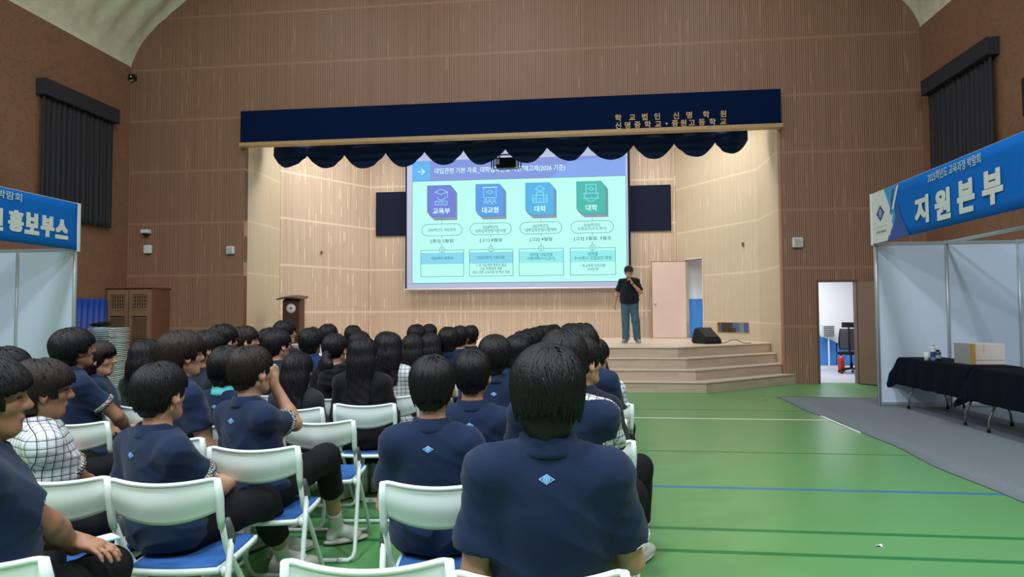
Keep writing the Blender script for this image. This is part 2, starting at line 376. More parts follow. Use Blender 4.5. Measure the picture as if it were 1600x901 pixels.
# court lines and carpet
for i, (y, w, m, x0, x1) in enumerate(((8.815, .045, 'line_white', -6.5, 3.2), (6.72, .022, 'line_thin', -7.5, 3.2), (5.355, .045, 'line_blue', -7.9, 3.2),
                            (4.33, .045, 'line_dark', -7.9, 3.2), (3.925, .045, 'line_dark', -7.9, 3.2), (3.30, .03, 'line_thin', -7.9, 3.2), (9.6, .02, 'line_thin', -6.5, 3.2))):
    mb = MB(); mb.box((x0, y-w/2, 0.0), (x1, y+w/2, 0.0015)); struct(mb.build('trim_%d' % (i+1), M[m]))
mb = MB()
mb.grid(lambda u, v: (3.2+3.5*u+(0.03*math.sin(v*19)+0.02*math.sin(v*47+1) if u < .01 else 0), -1.5+12.62*v, 0.006+(0.005 if 0 < u < .2 else 0)), 12, 80)
carpet = mb.build('carpet', M['carpet'], solid=0.006); tag(carpet, 'grey needle felt carpet laid over the green floor under the booths', 'carpet')
mb = MB(); mb.box((3.165, 7.9, 0.001), (3.20, 9.1, 0.012)); tag(mb.build('edge_tape', M['line_white']), 'short strip of white tape along the edge of the grey carpet', 'tape')  # glint on the carpet edge, put in as a thin white strip

# ------------------------------------------------------------------ stage shell
def panel_wall(name, a, b, z0, z1, m, th=0.1, holes=()):
    """wall from a to b (front face), local x along the wall, body behind; holes: (u0,u1,z0,z1)"""
    a, b = Vector((*a, 0)), Vector((*b, 0)); L = (b-a).length; ang = math.atan2(b.y-a.y, b.x-a.x)
    us = sorted({0.0, L, *[h[0] for h in holes], *[h[1] for h in holes]}); zs = sorted({z0, z1, *[h[2] for h in holes], *[h[3] for h in holes]})
    mb = MB()
    for i in range(len(us)-1):
        for j in range(len(zs)-1):
            cu, cz = (us[i]+us[i+1])/2, (zs[j]+zs[j+1])/2
            if any(h[0] < cu < h[1] and h[2] < cz < h[3] for h in holes): continue
            mb.box((us[i], 0, zs[j]), (us[i+1], th, zs[j+1]))
    o = mb.build(name, m); o.location = a; o.rotation_euler = (0, 0, ang); return struct(o)
JY, RY, RX0, RX1 = 15.0, 17.3, -5.93, 2.48
panel_wall('wall_stage_back', (RX0, RY), (RX1, RY), STZ, 6.4, M['slat_pale'])
panel_wall('wall_stage_jamb_left', (SX0, YB+.15), (SX0, JY), 0, 6.4, M['slat_fine'])
panel_wall('wall_stage_left', (SX0, JY), (RX0, RY), STZ, 6.4, M['slat_pale'])
panel_wall('wall_stage_jamb_right', (SX1, JY), (SX1, YB+.15), 0, 6.4, M['slat_fine'])
# right splay: doorway near the rear corner and a small low window
d = V(SX1-RX1, JY-RY); SL = np.linalg.norm(d); d /= SL
def ssp(x): return (x-RX1)/d[0]
panel_wall('wall_stage_right', (RX1, RY), (SX1, JY), STZ, 6.4, M['slat_fine'],
           holes=((ssp(2.66), ssp(3.0), STZ, 2.78), (ssp(3.26), ssp(3.80), 0.93, 1.18)))
mb = MB(); mb.box((-8.2, YB+.15, 6.4), (4.8, RY+.3, 6.5)); struct(mb.build('ceiling_stage', M['navy_felt']))
mb = MB(); mb.box((2.7, RY+.05, STZ), (4.06, RY+.12, 3.6)); struct(mb.build('wall_back_room', M['office_wall']))
mb = MB(); mb.box((2.7, RY+.03, STZ), (4.06, RY+.05, 1.78)); struct(mb.build('trim_8', M['office_blue']))
mb = MB(); mb.box((2.2, JY-.4, 0.66), (4.06, RY+.12, 0.755)); struct(mb.build('floor_back_room', M['stage_wood']))
mb = MB(); mb.box((4.0, 15.6, STZ), (4.06, 16.6, 1.6)); struct(mb.build('trim_9', M['office_blue']))
# stage floor and steps (mirror-symmetric polygons)
steps = [(11.60, 2.14, 13.30, 4.20), (11.88, 2.01, 13.45, 3.965), (12.17, 1.895, 13.80, 3.965), (12.45, 1.78, 14.20, 3.965)]
for i, (yf, xc, ys, xe) in enumerate(steps):
    z0, z1 = 0.19*i, 0.19*(i+1)
    f = lambda x: 2*XC-x+0.01
    back = 14.25 if i < 3 else None
    if i == 0: poly = [(f(xc), yf), (xc, yf), (xe, 13.30), (SX1-.005, 13.30), (SX1-.005, 14.3), (f(SX1), 14.3), (f(SX1), 13.30), (f(xe), 13.30)]
    elif i < 3: poly = [(f(xc), yf), (xc, yf), (xe, ys), (xe, 14.3), (f(xe), 14.3), (f(xe), ys)]
    else: poly = [(f(xc), yf), (xc, yf), (xe, ys), (3.965, JY), (RX1, RY), (RX0, RY), (f(3.965), JY), (f(xe), ys)]
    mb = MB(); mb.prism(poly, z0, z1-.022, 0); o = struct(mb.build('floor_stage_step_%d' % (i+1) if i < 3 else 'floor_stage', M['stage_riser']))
    # tread board with a small nosing
    e = 0.012
    pl = [(x+(e if x > XC else -e)*(1 if k in (0, 1, 2, len(poly)-1) else 0)*(0.6), y-(e if k in (0, 1) else 0)) for k, (x, y) in enumerate(poly)]
    mb = MB(); mb.prism(pl, z1-.022, z1, 0); struct(mb.build('trim_%d' % (10+i), M['stage_wood']))
    mb = MB()
    a, b, c2 = pl[0], pl[1], pl[2]
    for p, q in ((a, b), (b, c2)):
        mb.tube([(p[0], p[1]-.001, z1-.024), (q[0], q[1]-.001, z1-.024)], 0.0035, n=6)
    struct(mb.build('trim_%d' % (15+i), M['stage_nose']))
# ------------------------------------------------------------------ office behind the doorway
OY = 16.9
mb = MB(); mb.box((4.08, YB+.15, -.02), (8.2, OY, 0.003)); struct(mb.build('floor_office', M['office_floor']))
mb = MB(); mb.box((4.08, OY, 0), (8.2, OY+.1, 2.9)); struct(mb.build('wall_office_back', M['office_wall']))
mb = MB(); mb.box((8.1, YB+.15, 0), (8.2, OY, 2.9)); struct(mb.build('wall_office_right', M['office_wall']))
mb = MB(); mb.box((4.08, YB+.15, 0.9), (4.16, JY-.4, 2.9)); mb.box((4.08, YB+.15, 0), (4.16, JY-.4, .9)); struct(mb.build('wall_office_left', M['office_wall']))
mb = MB(); mb.box((4.08, YB+.15, 2.9), (8.2, OY+.1, 2.98)); struct(mb.build('ceiling_office', M['office_wall']))
mb = MB(); mb.add([(5.0, OY-.006, 0.08), (8.1, OY-.006, .08), (8.1, OY-.006, .25), (6.9, OY-.006, .40), (5.85, OY-.006, .86), (5.0, OY-.006, 1.25)], [(0, 1, 2, 3, 4, 5)], 0)
struct(mb.build('trim_20', M['office_blue'], solid=.004))
mb = MB(); mb.box((5.0, OY-.012, 0.0), (8.1, OY, .07)); struct(mb.build('baseboard_office', M['office_wall']))
# door frame, leaf
mb = MB()
for x0, x1, z0, z1 in ((DX0-.03, DX0+.012, 0, DZ+.03), (DX1-.012, DX1+.035, 0, DZ+.03), (DX0+.012, DX1-.012, DZ-.012, DZ+.03)): mb.box((x0, YB-.012, z0), (x1, YB+.15, z1))
struct(mb.build('trim_21', M['brown_frame'], bevel=.004))
dr = empty('door_1', (DX1+.01, YB-.03, 0), math.radians(-49)); dr['kind'] = 'structure'
mb = MB(); mb.box((0, -.02, .012), (.74, .02, 2.0)); mb.build('door_leaf', M['brown_door'], dr, bevel=.003)
mb = MB(); mb.tube([(.67, -.02, 1.0), (.67, -.07, 1.0), (.58, -.075, 1.0)], .009); mb.build('door_handle', M['alu'], dr)
# pale stage door lying against the rear wall
dr = empty('door_2', (2.66, RY-.05, STZ), math.radians(180)); dr['kind'] = 'structure'; dr.location.y = 16.98
mb = MB(); mb.box((0.0, -.02, .01), (.86, .02, 1.98)); mb.build('door_leaf', M['pale_door'], dr, bevel=.003)
mb = MB(); mb.box((0.86, -.005, .0), (.875, .02, 2.0)); mb.box((0, -.005, 1.98), (.875, .02, 1.995)); mb.build('edge_strip', M['brown_frame'], dr)
mb = MB(); mb.lathe([(.0, 0), (.028, 0), (.028, .01), (.012, .014), (.012, .035), (.026, .045), (.026, .06), (.0, .065)], (0, 0, 0), 20)
k = mb.build('door_knob', M['alu'], dr); k.location = (.79, .02, .90); k.rotation_euler = (-PI/2, 0, 0)
mb = MB()
for z in (.3, 1.0, 1.75): mb.box((-.012, -.03, z-.05), (.012, .0, z+.05))
mb.build('hinge', M['alu'], dr)
mb = MB(); a = ssp(2.66); b = ssp(3.0)
for u0, u1, z0, z1 in ((a-.04, a, 0, 2.05), (b, b+.035, 0, 2.05), (a-.04, b+.035, 2.02, 2.055)): mb.box((u0, -.012, z0), (u1, .11, z1))
o = struct(mb.build('trim_22', M['pale_door'])); o.location = (RX1, RY, STZ); o.rotation_euler = (0, 0, math.atan2(JY-RY, SX1-RX1))
# small low window in the splayed wall
w = empty('window_1', (RX1, RY, 0), math.atan2(JY-RY, SX1-RX1)); w['kind'] = 'structure'
mb = MB(); a, b = ssp(3.26), ssp(3.80)
for u0, u1, z0, z1 in ((a-.012, a+.006, .918, 1.192), (b-.006, b+.012, .918, 1.192), (a, b, .918, .936), (a, b, 1.174, 1.192)): mb.box((u0, -.006, z0), (u1, .1, z1))
mb.build('window_frame', M['ledge_wood'], w)
gm = mat('clear_glass', (0.9, 0.95, 1), 0.03); gm.node_tree.nodes['Principled BSDF'].inputs['Transmission Weight'].default_value = 1
mb = MB(); mb.box((a, .05, .93), (b, .054, 1.18)); mb.build('pane', gm, w)
mb = MB(); mb.box((a+.01, .12, .93), (a+.2, .30, 1.2)); mb.box((a+.2, .16, .93), (a+.3, .3, 1.05)); mb.build('shelf_box', M['black'], w)

# ------------------------------------------------------------------ pelmet, ledge, swags
pel = empty('stage_pelmet', (XC, YB-.06, SZ), label='long straight navy pelmet with gold lettering above the stage opening', cat='pelmet')
mb = MB(); mb.box((-5.70, -.10, .045), (5.70, .055, .75)); mb.build('pelmet_board', M['navy_felt'], pel, bevel=.01)
mb = MB(); mb.box((-5.72, -.13, -.035), (5.72, .055, .045)); mb.build('ledge', M['ledge_wood'], pel, bevel=.006)
def on_pel(px, py): p = ony(px, py, YB-.165); return p-V(XC, YB-.06, SZ)
mb = MB(); EX, EZ = V(1, 0, 0), V(0, 0, 1)
for body, pa, pb, hh in (('학교법인신명학원', (966, 184), (1130, 177.5), .175), ('신명중학교•중원고등학교', (966, 196), (1130, 189.5), .165)):
    a, b = on_pel(*pa), on_pel(*pb)
    if len(body) == 8: ts = [0, .135, .255, .375, .555, .68, .84, 1.0]
    else: ts = [0, .09, .185, .285, .385, .465, .545, .625, .705, .80, .90, 1.0]
    for ch, q in zip(body, ts):
        c = a+(b-a)*q; c[1] = -.103
        put_text(mb, ch, c, EX, EZ, fs=.148, h=None, w=None, m=0, bold=.018)
mb.build('lettering', M['gold'], pel, solid=.006)
val = empty('stage_valance', (XC, 14.2, SZ+.37), label='navy velvet valance of scalloped swags hanging behind the pelmet', cat='valance')
cus = [430, 481, 539, 604, 664, 725, 790, 855, 918, 990, 1053, 1117, 1167]
xs = [float(ony(c, 240, 14.2)[0])-XC for c in cus]
rr = random.Random(2)
for i in range(12):
    x0, x1 = xs[i], xs[i+1]; dep = .72+.04*rr.random() if 0 < i < 11 else .68; cusp = .36; sk = rr.uniform(-.12, .12)
    def sw(u, v, x0=x0, x1=x1, dep=dep, sk=sk, ph=rr.random()*6):
        w = u+sk*math.sin(PI*u)*.5
        bz = cusp+(dep-cusp)*math.sin(PI*min(max(w, 0), 1))**0.85
        z = -bz*v; x = x0-.02+(x1-x0+.04)*u
        fold = .032*math.sin(2*PI*(4.6*v*(0.55+.45*math.sin(PI*u)))+ph*.3)*math.sin(PI*u)**.5*v
        y = -.13*math.sin(PI*u)*math.sin(PI*v*.8)-.03*v+fold+.012*math.sin(u*9+ph)
        return (x, y, z)
    mb = MB(); mb.grid(sw, 22, 26); mb.build('swag', M['navy_velvet'], val, solid=.008)
mb = MB(); mb.box((-5.35, -.02, -.03), (5.25, .03, .02)); mb.box((-4.5, -.015, 0), (-4.46, .015, .92)); mb.box((4.46, -.015, 0), (4.5, .015, .92)); mb.build('hanging_batten', M['black'], val)
# hanging projector behind the swags
pj = empty('ceiling_projector', (-1.70, 14.55, 4.72), label='dark projector in a hanging cage with a pale tray in front of the screen', cat='projector')
mb = MB(); mb.add([(-.30, -.22, -.02), (.34, -.22, -.02), (.38, .25, .13), (-.37, .25, .13), (-.30, -.22, .0), (.34, -.22, .0), (.38, .25, .15), (-.37, .25, .15)],
      [(0, 3, 2, 1), (4, 5, 6, 7), (0, 1, 5, 4), (1, 2, 6, 5), (2, 3, 7, 6), (3, 0, 4, 7)]); mb.build('tray', mat('tray_teal_grey', (.16, .30, .33), .45), pj)
mb = MB(); mb.box((-.26, -.18, .06), (.22, .22, .26)); mb.build('projector_body', M['black'], pj, bevel=.02)
mb = MB(); mb.lathe([(0, 0), (.06, 0), (.06, .03), (.045, .03), (.04, .015), (0, .015)]); o = mb.build('lens', M['steel'], pj); o.location = (-.14, .22, .16); o.rotation_euler = (-PI/2, 0, 0)
mb = MB(); mb.box((-.25, -.185, .10), (-.16, -.18, .22)); mb.build('side_grille', M['white'], pj)
for x in (-.34, -.29, .27, .33):
    mb = MB(); mb.box((x-.012, -.2, .0), (x+.012, -.175, 1.7)); mb.build('cage_bar', M['black'], pj)
mb = MB(); mb.box((-.34, -.2, .30), (.33, -.17, .33)); mb.box((-.2, -.03, .27), (-.16, .01, 1.7)); mb.box((.12, -.03, .27), (.16, .01, 1.7)); mb.build('hanger', M['steel'], pj)

# ------------------------------------------------------------------ projection screen with the slide
SY = 17.0
scr = empty('projection_screen', (0, SY, 0), label='large projection screen showing a pale turquoise Korean slide above the stage', cat='screen')
mb = MB(); mb.box((-4.76, -.004, 2.10), (1.21, .004, 6.05)); mb.build('screen_cloth', mat('screen_cloth', (.25, .27, .36), .8, emit=(.22, .26, .42), es=.80), scr)
mb = MB(); mb.box((1.21, -.01, 2.10), (1.27, .01, 6.05)); mb.build('screen_border', M['black'], scr)
mb = MB(); mb.box((-4.80, -.01, 2.10), (-4.76, .01, 6.05)); mb.build('screen_border', M['black'], scr)
mb = MB(); mb.box((-4.85, -.08, 6.03), (1.32, .08, 6.41)); mb.build('screen_housing', M['white'], scr)
mb = MB(); mb.tube([(-4.82, 0, 2.09), (1.28, 0, 2.09)], .022, n=10); mb.build('bottom_bar', M['white'], scr)
def em(n, c, s=1.0): return mat('slide_'+n, (0.01, 0.01, 0.01), .8, emit=c, es=s)
SM = [em('ground', (.47, .98, .87)), em('teal', (.015, .20, .25)), em('dark', (.01, .09, .14)), em('header', (.20, .28, .70)), em('arrow', (.10, .44, .86)),
      em('white', (.62, .98, .95)), em('violet', (.135, .19, .66)), em('blue', (.075, .30, .80)), em('sky', (.06, .42, .78)), em('green', (.035, .47, .40)),
      em('band_blue', (.22, .66, .84)), em('band_mint', (.27, .82, .82)), em('side', (.22, .30, .40)), em('header2', (.20, .36, .82)), em('cyanline', (.30, .85, .98))]
mb = MB(); dep = [0.006]
def S(px, py): p = ony(px, py, SY-dep[0]); return V(p[0], -dep[0], p[2])
# the slide is a rectangle on the screen: use a regular frame measured in metres
GX0, GX1, GZ0, GZ1 = -4.61, 1.16, 2.25, 5.60
def G(u, v, d=None): return V(GX0+(GX1-GX0)*u/100, -(d or dep[0]), GZ0+(GZ1-GZ0)*v/100)
def rect(u0, v0, u1, v1, m, d): mb.add([G(u0, v0, d), G(u1, v0, d), G(u1, v1, d), G(u0, v1, d)], [(0, 1, 2, 3)], m)
def polyg(pts, m, d): mb.add([G(*p, d) for p in pts], [list(range(len(pts)))], m)
def line(pts, m, d, w=.011, closed=False):
    P = [G(*p, d) for p in pts]; P = P+[P[0]] if closed else P
    for a, b in zip(P[:-1], P[1:]):
        t = nrm(b-a); n = np.cross(t, V(0, 1, 0))*w/2; e = t*w/2
        mb.add([a-n-e, b-n+e, b+n+e, a+n-e], [(0, 1, 2, 3)], m)
def arc(cx, cy, rx, ry, a0, a1, n=12): return [(cx+rx*math.cos(math.radians(a0+(a1-a0)*i/n)), cy+ry*math.sin(math.radians(a0+(a1-a0)*i/n))) for i in range(n+1)]
def st(body, u, v, wu=None, hm=None, m=1, bold=0.0, line_sp=1.0): put_text(mb, body, G(u, v, .014), EX, EZ, w=wu*(GX1-GX0)/100 if wu else None, h=hm, m=m, bold=bold, line=line_sp)
rect(0, 0, 100, 83.3, 0, .006); rect(0, 83.3, 100, 100, 3, .006)
line([(0, 0), (100, 0), (100, 83.3), (0, 83.3)], 1, .009, .012, True)
rect(0, 83.4, 8.6, 100, 4, .008); polyg([(66, 83.4), (100, 83.4), (100, 100), (74, 96)], 13, .007)
for k in range(6): line([(70+k*5, 84+k*1.2), (76+k*5, 99)], 3, .0075, .006)
line([(2.8, 91.2), (6.0, 91.2)], 5, .012, .022); line([(4.6, 93.3), (6.0, 91.2), (4.6, 89.1)], 5, .012, .022)
st('대입관련 기본 자료_대학입학전형 사전 예고제(2026 기준)', 41.6, 91.0, 61.5, .185, 5, .010)
CX = [14.4, 37.6, 61.0, 84.6]; CM = [6, 7, 8, 9]
nm = ['교육부', '대교협', '대학', '대학']
pill = ['2029학년도 대입정책', '2028학년도\n대학입학전형기본사항', '2027학년도\n대학입학전형시행계획', '2026학년도\n모집요강(수시,정시)']
dt = ['[중3] 2월말', '[고1] 8월말', '[고2] 4월말', '[고3] 5월말, 9월초']
bx = ['대입제도 방향성', '대입전형의 기본사항', '대학별 대입전형\n시행계획(수시,정시)', '대학별\n수시/정시 모집요강 확정']
sub = [None, '그 외 대입개편 확정안 발표\n수능 과목체계 개편\n2022 개정 교육과정 첫 학년 적용', None, '* 학교폭력 조치사항\n의무반영']
for i, cx in enumerate(CX):
    x0, x1, z0, z1 = cx-7.1, cx+6.3, 53.5, 79.5
    sh = [(x0, z0+4.5), (x0+2.6, z0), (x1, z0), (x1, z1-4.5), (x1-2.2, z1), (x0, z1)]
    polyg([(a+1.0, b-2.6) for a, b in sh[1:4]]+[sh[3], sh[2], sh[1]], 12, .008)
    polyg([(x1, z0), (x1+1.0, z0-2.6), (x1+1.0, z1-6.5), (x1, z1-4.5)], 12, .008); polyg([(x0, z0+4.5), (x0+2.6, z0), (x0+3.6, z0-2.6), (x0+.9, z0+1.6)], 12, .008)
    polyg(sh, CM[i], .010); line(sh, 1, .011, .008, True)
    st(nm[i], cx-.3, 58.5, None, .165, 5, .02)
    c = cx-.4; yb = 63.5                 # line icons
    if i == 0:
        line([(c-3, yb+10.5), (c, yb+13), (c+3, yb+10.5), (c, yb+8.5)], 14, .013, .014, True); line(arc(c, yb+7, 1.9, 3, 190, 350), 14, .013, .014); line([(c+3, yb+10.5), (c+3, yb+6)], 14, .013, .014)
        line([(c-2.8, yb), (c+2.8, yb), (c+2.8, yb+3), (c-2.8, yb+3)], 14, .013, .014, True); line([(c-1.8, yb+1.5), (c+1.8, yb+1.5)], 14, .013, .01)
    elif i == 1:
        line([(c-2.9, yb+5), (c+2.9, yb+5), (c+2.9, yb+13), (c-2.9, yb+13)], 14, .013, .014, True); line([(c-3.4, yb+13.4), (c+3.4, yb+13.4)], 14, .013, .02)
        line([(c-1.5, yb+9.5), (c, yb+11), (c+1.5, yb+9.5), (c, yb+8)], 14, .013, .014, True)
        for k in (-2, 0, 2): line(arc(c+k, yb+3, .55, 1, 0, 360, 8), 14, .013, .012); line(arc(c+k, yb-.2, .9, 2, 0, 180, 8), 14, .013, .012)
    elif i == 2:
        line([(c-3.4, yb), (c+3.4, yb), (c+3.4, yb+6), (c-3.4, yb+6)], 14, .013, .014, True); line([(c-1.6, yb), (c-1.6, yb+8.5), (c+1.6, yb+8.5), (c+1.6, yb)], 14, .013, .014)
        line([(c-2.2, yb+11), (c, yb+13.5), (c+2.2, yb+11), (c, yb+9.5)], 14, .013, .014, True)
        for k in (-2.9, -2.2, 2.2, 2.9): line([(c+k, yb+1), (c+k, yb+4.8)], 14, .013, .010)
        line([(c-.5, yb), (c-.5, yb+3.4), (c+.5, yb+3.4), (c+.5, yb)], 14, .013, .012)
    else:
        line([(c-2.3, yb+6), (c-2.3, yb+13.5), (c+2.3, yb+13.5), (c+2.3, yb+6)], 14, .013, .014); line(arc(c, yb+4.5, 2.5, 4.5, 200, 340), 14, .013, .014)
        line([(c-3.4, yb+6.5), (c+3.4, yb+6.5), (c+2.9, yb+4.5), (c+3.4, yb+2.5), (c-3.4, yb+2.5), (c-2.9, yb+4.5)], 14, .013, .014, True)
        line([(c-1.3, yb+10), (c, yb+11.5), (c+1.3, yb+10), (c, yb+8.8)], 14, .013, .014, True)
    line([(cx, z0), (cx, 47.5)], 1, .009, .008)
    pz = 43.2; line(arc(cx+6.7, pz, 2.9, 4.7, -90, 90)+arc(cx-6.9, pz, 2.9, 4.7, 90, 270), 1, .009, .012, True)
    st(pill[i], cx-.1, pz, 13.0 if i == 0 else (14.4 if i < 3 else 13.2), .085 if i == 0 else .205, 1, .008, .95)
    st(dt[i], cx+.1, 34.0, [11, 10.5, 10.5, 17][i], .115, 2, .010)
    line([(cx, 38.4), (cx, 36.8)], 1, .009, .012); line([(cx, 31.2), (cx, 29.6)], 1, .009, .012)
    line([(cx-10.2, 5.3), (cx+10.3, 5.3), (cx+10.3, 26.6), (cx-10.2, 26.6)], 1, .009, .012, True)
    rect(cx-10.1, 15.4, cx+10.2, 24.6, 10 if i < 2 else 11, .008)
    rect(cx-1.4, 24.6, cx+1.4, 28.8, 0, .0095)
    line(arc(cx, 27.0, 1.25, 2.15, 0, 345, 14), 1, .010, .012, True); line([(cx-.5, 27.9), (cx, 27.0), (cx+.5, 27.9)], 1, .011, .01); line([(cx-.5, 26.9), (cx, 26.0), (cx+.5, 26.9)], 1, .011, .01)
    st(bx[i], cx, 20.2, [10.5, 13, 13, 17][i], .088 if i < 2 else .21, 1, .008, .95)
    if sub[i]: st(sub[i], cx, 11.2, [0, 17.5, 0, 11.5][i], .27 if i == 1 else .18, 2, .004, 1.0)
slide = mb.build('projected_slide', SM, scr)
tag(None or (lambda m: m.build('wall_panel', M['dark_panel'], bevel=.01))((lambda m: m.box((-5.72, 17.235, 3.60), (2.35, 17.295, 4.82)))(MB())), 'long dark navy rectangular panel on the rear stage wall behind the screen', 'panel')

# ------------------------------------------------------------------ lectern, stage monitor, cable
lc = empty('lectern', (-6.66, 14.15, STZ), math.radians(8), 'dark red wooden lectern with a round white emblem on stage', 'lectern')
mb = MB(); mb.box((-.25, -.2, .0), (.25, .22, .05)); mb.build('base', M['lectern'], lc, bevel=.006)
mb = MB(); mb.add([(-.19, -.13, .05), (.19, -.13, .05), (.22, .19, .05), (-.22, .19, .05), (-.19, -.13, .98), (.19, -.13, .98), (.22, .19, 1.06), (-.22, .19, 1.06)],
      [(0, 3, 2, 1), (4, 5, 6, 7), (0, 1, 5, 4), (1, 2, 6, 5), (2, 3, 7, 6), (3, 0, 4, 7)]); mb.build('body', M['lectern'], lc, bevel=.008)
mb = MB(); mb.grid(lambda u, v: (-.29+.58*u, -.26+.50*v, 1.0+.11*v*.6+.035*math.sin(PI*u)), 14, 4); mb.build('top', M['lectern'], lc, solid=.03)
mb = MB(); mb.lathe([(0, 0), (.105, 0), (.105, .004), (0, .005)], n=32); mb.tube([(.088*math.cos(a*PI/16), .088*math.sin(a*PI/16), .005) for a in range(32)], .003, m=1, n=5, closed=True)
mb.add([(-.045, .0, .0075), (0, -.022, .0075), (.045, 0, .0075), (0, .03, .0075)], [(0, 1, 2, 3)], 2); mb.add([(-.055, -.035, .0075), (0, -.055, .0075), (.055, -.035, .0075), (0, -.043, .0075)], [(0, 1, 2, 3)], 2)
o = mb.build('emblem', [M['banner_white'], M['red'], M['logo_navy']], lc); o.location = (0, -.131, .80); o.rotation_euler = (PI/2, 0, 0)
mo = empty('stage_monitor', (2.60, 13.95, STZ), math.radians(28), 'black wedge stage monitor speaker standing by the stage steps', 'speaker')
pf = [(-.22, 0), (.20, 0), (.26, .05), (.16, .30), (.10, .33), (-.20, .12), (-.24, .06)]
mb = MB(); n = len(pf)
mb.add([(-.20, y, z) for y, z in pf]+[(.20, y, z) for y, z in pf], [list(range(n)), list(range(n, 2*n))[::-1]]+[(i, n+i, n+(i+1) % n, (i+1) % n) for i in range(n)]); o = mb.build('cabinet', M['black'], mo, bevel=.012)
mb = MB(); mb.add([(-.17, -.19, .14), (.17, -.19, .14), (.17, .08, .335), (-.17, .08, .335)], [(0, 1, 2, 3)]); mb.build('grille', mat('speaker_grille', (.02, .02, .022), .6, bump=1, bscale=400), mo, solid=.008)
cb = MB(); p0 = V(2.9, 14.0, STZ+.008)
cb.tube([p0+V(.08*i, .10*math.sin(i*.9), .0+.07*max(0, math.sin(i*.8-1.2))) for i in range(9)], .007, n=6)
tag(cb.build('speaker_cable', M['black']), 'black cable looped on the stage floor beside the monitor speaker', 'cable')

# ------------------------------------------------------------------ window curtains
def curtain(name, x, s, y0, y1, z0, z1, zv, label):
    r = empty(name, (x, (y0+y1)/2, z0), label=label, cat='curtain'); h = (y1-y0)/2
    mb = MB(); mb.box((-.02 if s > 0 else -.20, -h-.06, zv-z0), (.20 if s > 0 else .02, h+.06, z1-z0)); mb.build('curtain_valance', M['curtain'], r, bevel=.01)
    mb = MB(); mb.grid(lambda u, v: (s*(.09+.035*math.sin(u*2*PI*15+.8*math.sin(u*31))*(0.6+.4*v)+.01*math.sin(u*70)), -h+2*h*u, (zv-z0+.02)*(1-v)+.015*math.sin(u*40)*v), 150, 14)
    mb.build('drape', M['curtain'], r, solid=.006)
curtain('window_curtain', XL+.005, 1, 10.84, 12.66, 3.28, 5.87, 5.56, 'charcoal pleated curtain high on the wall above the left booth')
curtain('window_curtain', XR-.005, -1, 10.98, 12.88, 3.28, 5.83, 5.54, 'charcoal pleated curtain high on the wall above the right booth')

# ------------------------------------------------------------------ booths and banners
def booth(name, label, posts, rails, panels, loc):
    r = empty(name, loc, label=label, cat='booth'); L0 = V(*loc)
    for (x, y, z) in posts:
        mb = MB(); mb.lathe([(0, 0), (.026, 0), (.026, z), (0, z)], V(x, y, 0)-L0, 8)
        for k in range(4):
            a = k*PI/2+PI/4; c = V(x+.026*math.cos(a), y+.026*math.sin(a), z/2)-L0; mb.obox(c, V(.004*math.cos(a+PI/2), .004*math.sin(a+PI/2), 0), V(.003, 0, 0), V(0, 0, z/2))
        mb.build('post', M['alu'], r)
    for a, b in rails:
        a, b = V(*a)-L0, V(*b)-L0; c = (a+b)/2; t = (b-a)/2; sd = nrm(np.cross(t, V(0, 0, 1)))*.014
        mb = MB(); mb.obox(c, t, sd, V(0, 0, .022)); mb.obox(c, t, sd*1.3, V(0, 0, .004)); mb.build('rail', M['alu'], r)
    for a, b, z0, z1 in panels:
        a, b = V(*a, 0)-L0, V(*b, 0)-L0; t = (b-a)/2; sd = nrm(np.cross(t, V(0, 0, 1)))*.003
        mb = MB(); mb.obox((a+b)/2+V(0, 0, (z0+z1)/2), t, sd, V(0, 0, (z1-z0)/2)); mb.build('panel', M['booth_white'], r)
    return r
BX, BY = 4.38, 10.13
booth('exhibition_booth', 'white panelled booth with aluminium posts behind the black tables',
      [(BX, BY, 3.19), (5.37, BY, 2.46), (6.36, BY, 2.46), (BX, 4.2, 3.19)],
      [((BX, BY, 2.43), (5.37, BY, 2.43)), ((5.37, BY, 2.43), (6.36, BY, 2.43)), ((BX, BY, .05), (5.37, BY, .05)), ((5.37, BY, .05), (6.36, BY, .05)),
       ((5.37, BY, 2.43), (5.37, 4.2, 2.43)), ((BX, BY, 3.17), (BX, 4.2, 3.17)), ((6.36, BY, 2.43), (6.36, 7.0, 2.43)), ((BX, BY, 2.47), (BX, 4.2, 2.47))],
      [((BX+.02, BY), (5.35, BY), .07, 2.41), ((5.39, BY), (6.34, BY), .07, 2.41), ((6.36, BY-.02), (6.36, 7.0), .07, 2.41)], (BX, BY, 0))
LX, LY = -7.95, 9.25
booth('exhibition_booth', 'white panelled booth with aluminium posts behind the audience beside the cabinet',
      [(LX, LY, 3.19), (-8.94, LY, 2.46), (-9.93, LY, 2.46), (LX, 4.0, 3.19)],
      [((LX, LY, 2.45), (-8.94, LY, 2.45)), ((-8.94, LY, 2.45), (-9.93, LY, 2.45)), ((LX, LY, .05), (-8.94, LY, .05)), ((LX, LY, 3.17), (LX, 4.0, 3.17)), ((LX, LY, 2.49), (LX, 4.0, 2.49)), ((-8.94, LY, .05), (-9.93, LY, .05))],
      [((LX-.02, LY), (-8.92, LY), .07, 2.43), ((-8.96, LY), (-9.91, LY), .07, 2.43), ((-9.93, LY-.02), (-9.93, 4.5), .07, 2.43)], (LX, LY, 0))
def banner(name, label, x, s, y0, y1, z0, z1):
    """s=+1 faces +x (text runs towards +y), s=-1 faces -x (text runs towards -y)"""
    r = empty(name, (x, y1, z0), label=label, cat='banner')
    mb = MB(); mb.grid(lambda u, v: (s*(.0+.006*math.sin(u*23)*math.sin(v*3)), (y0-y1)*(1-u), (z1-z0)*v), 60, 6); mb.build('banner_cloth', M['banner_blue'], r, solid=.004)
    return r
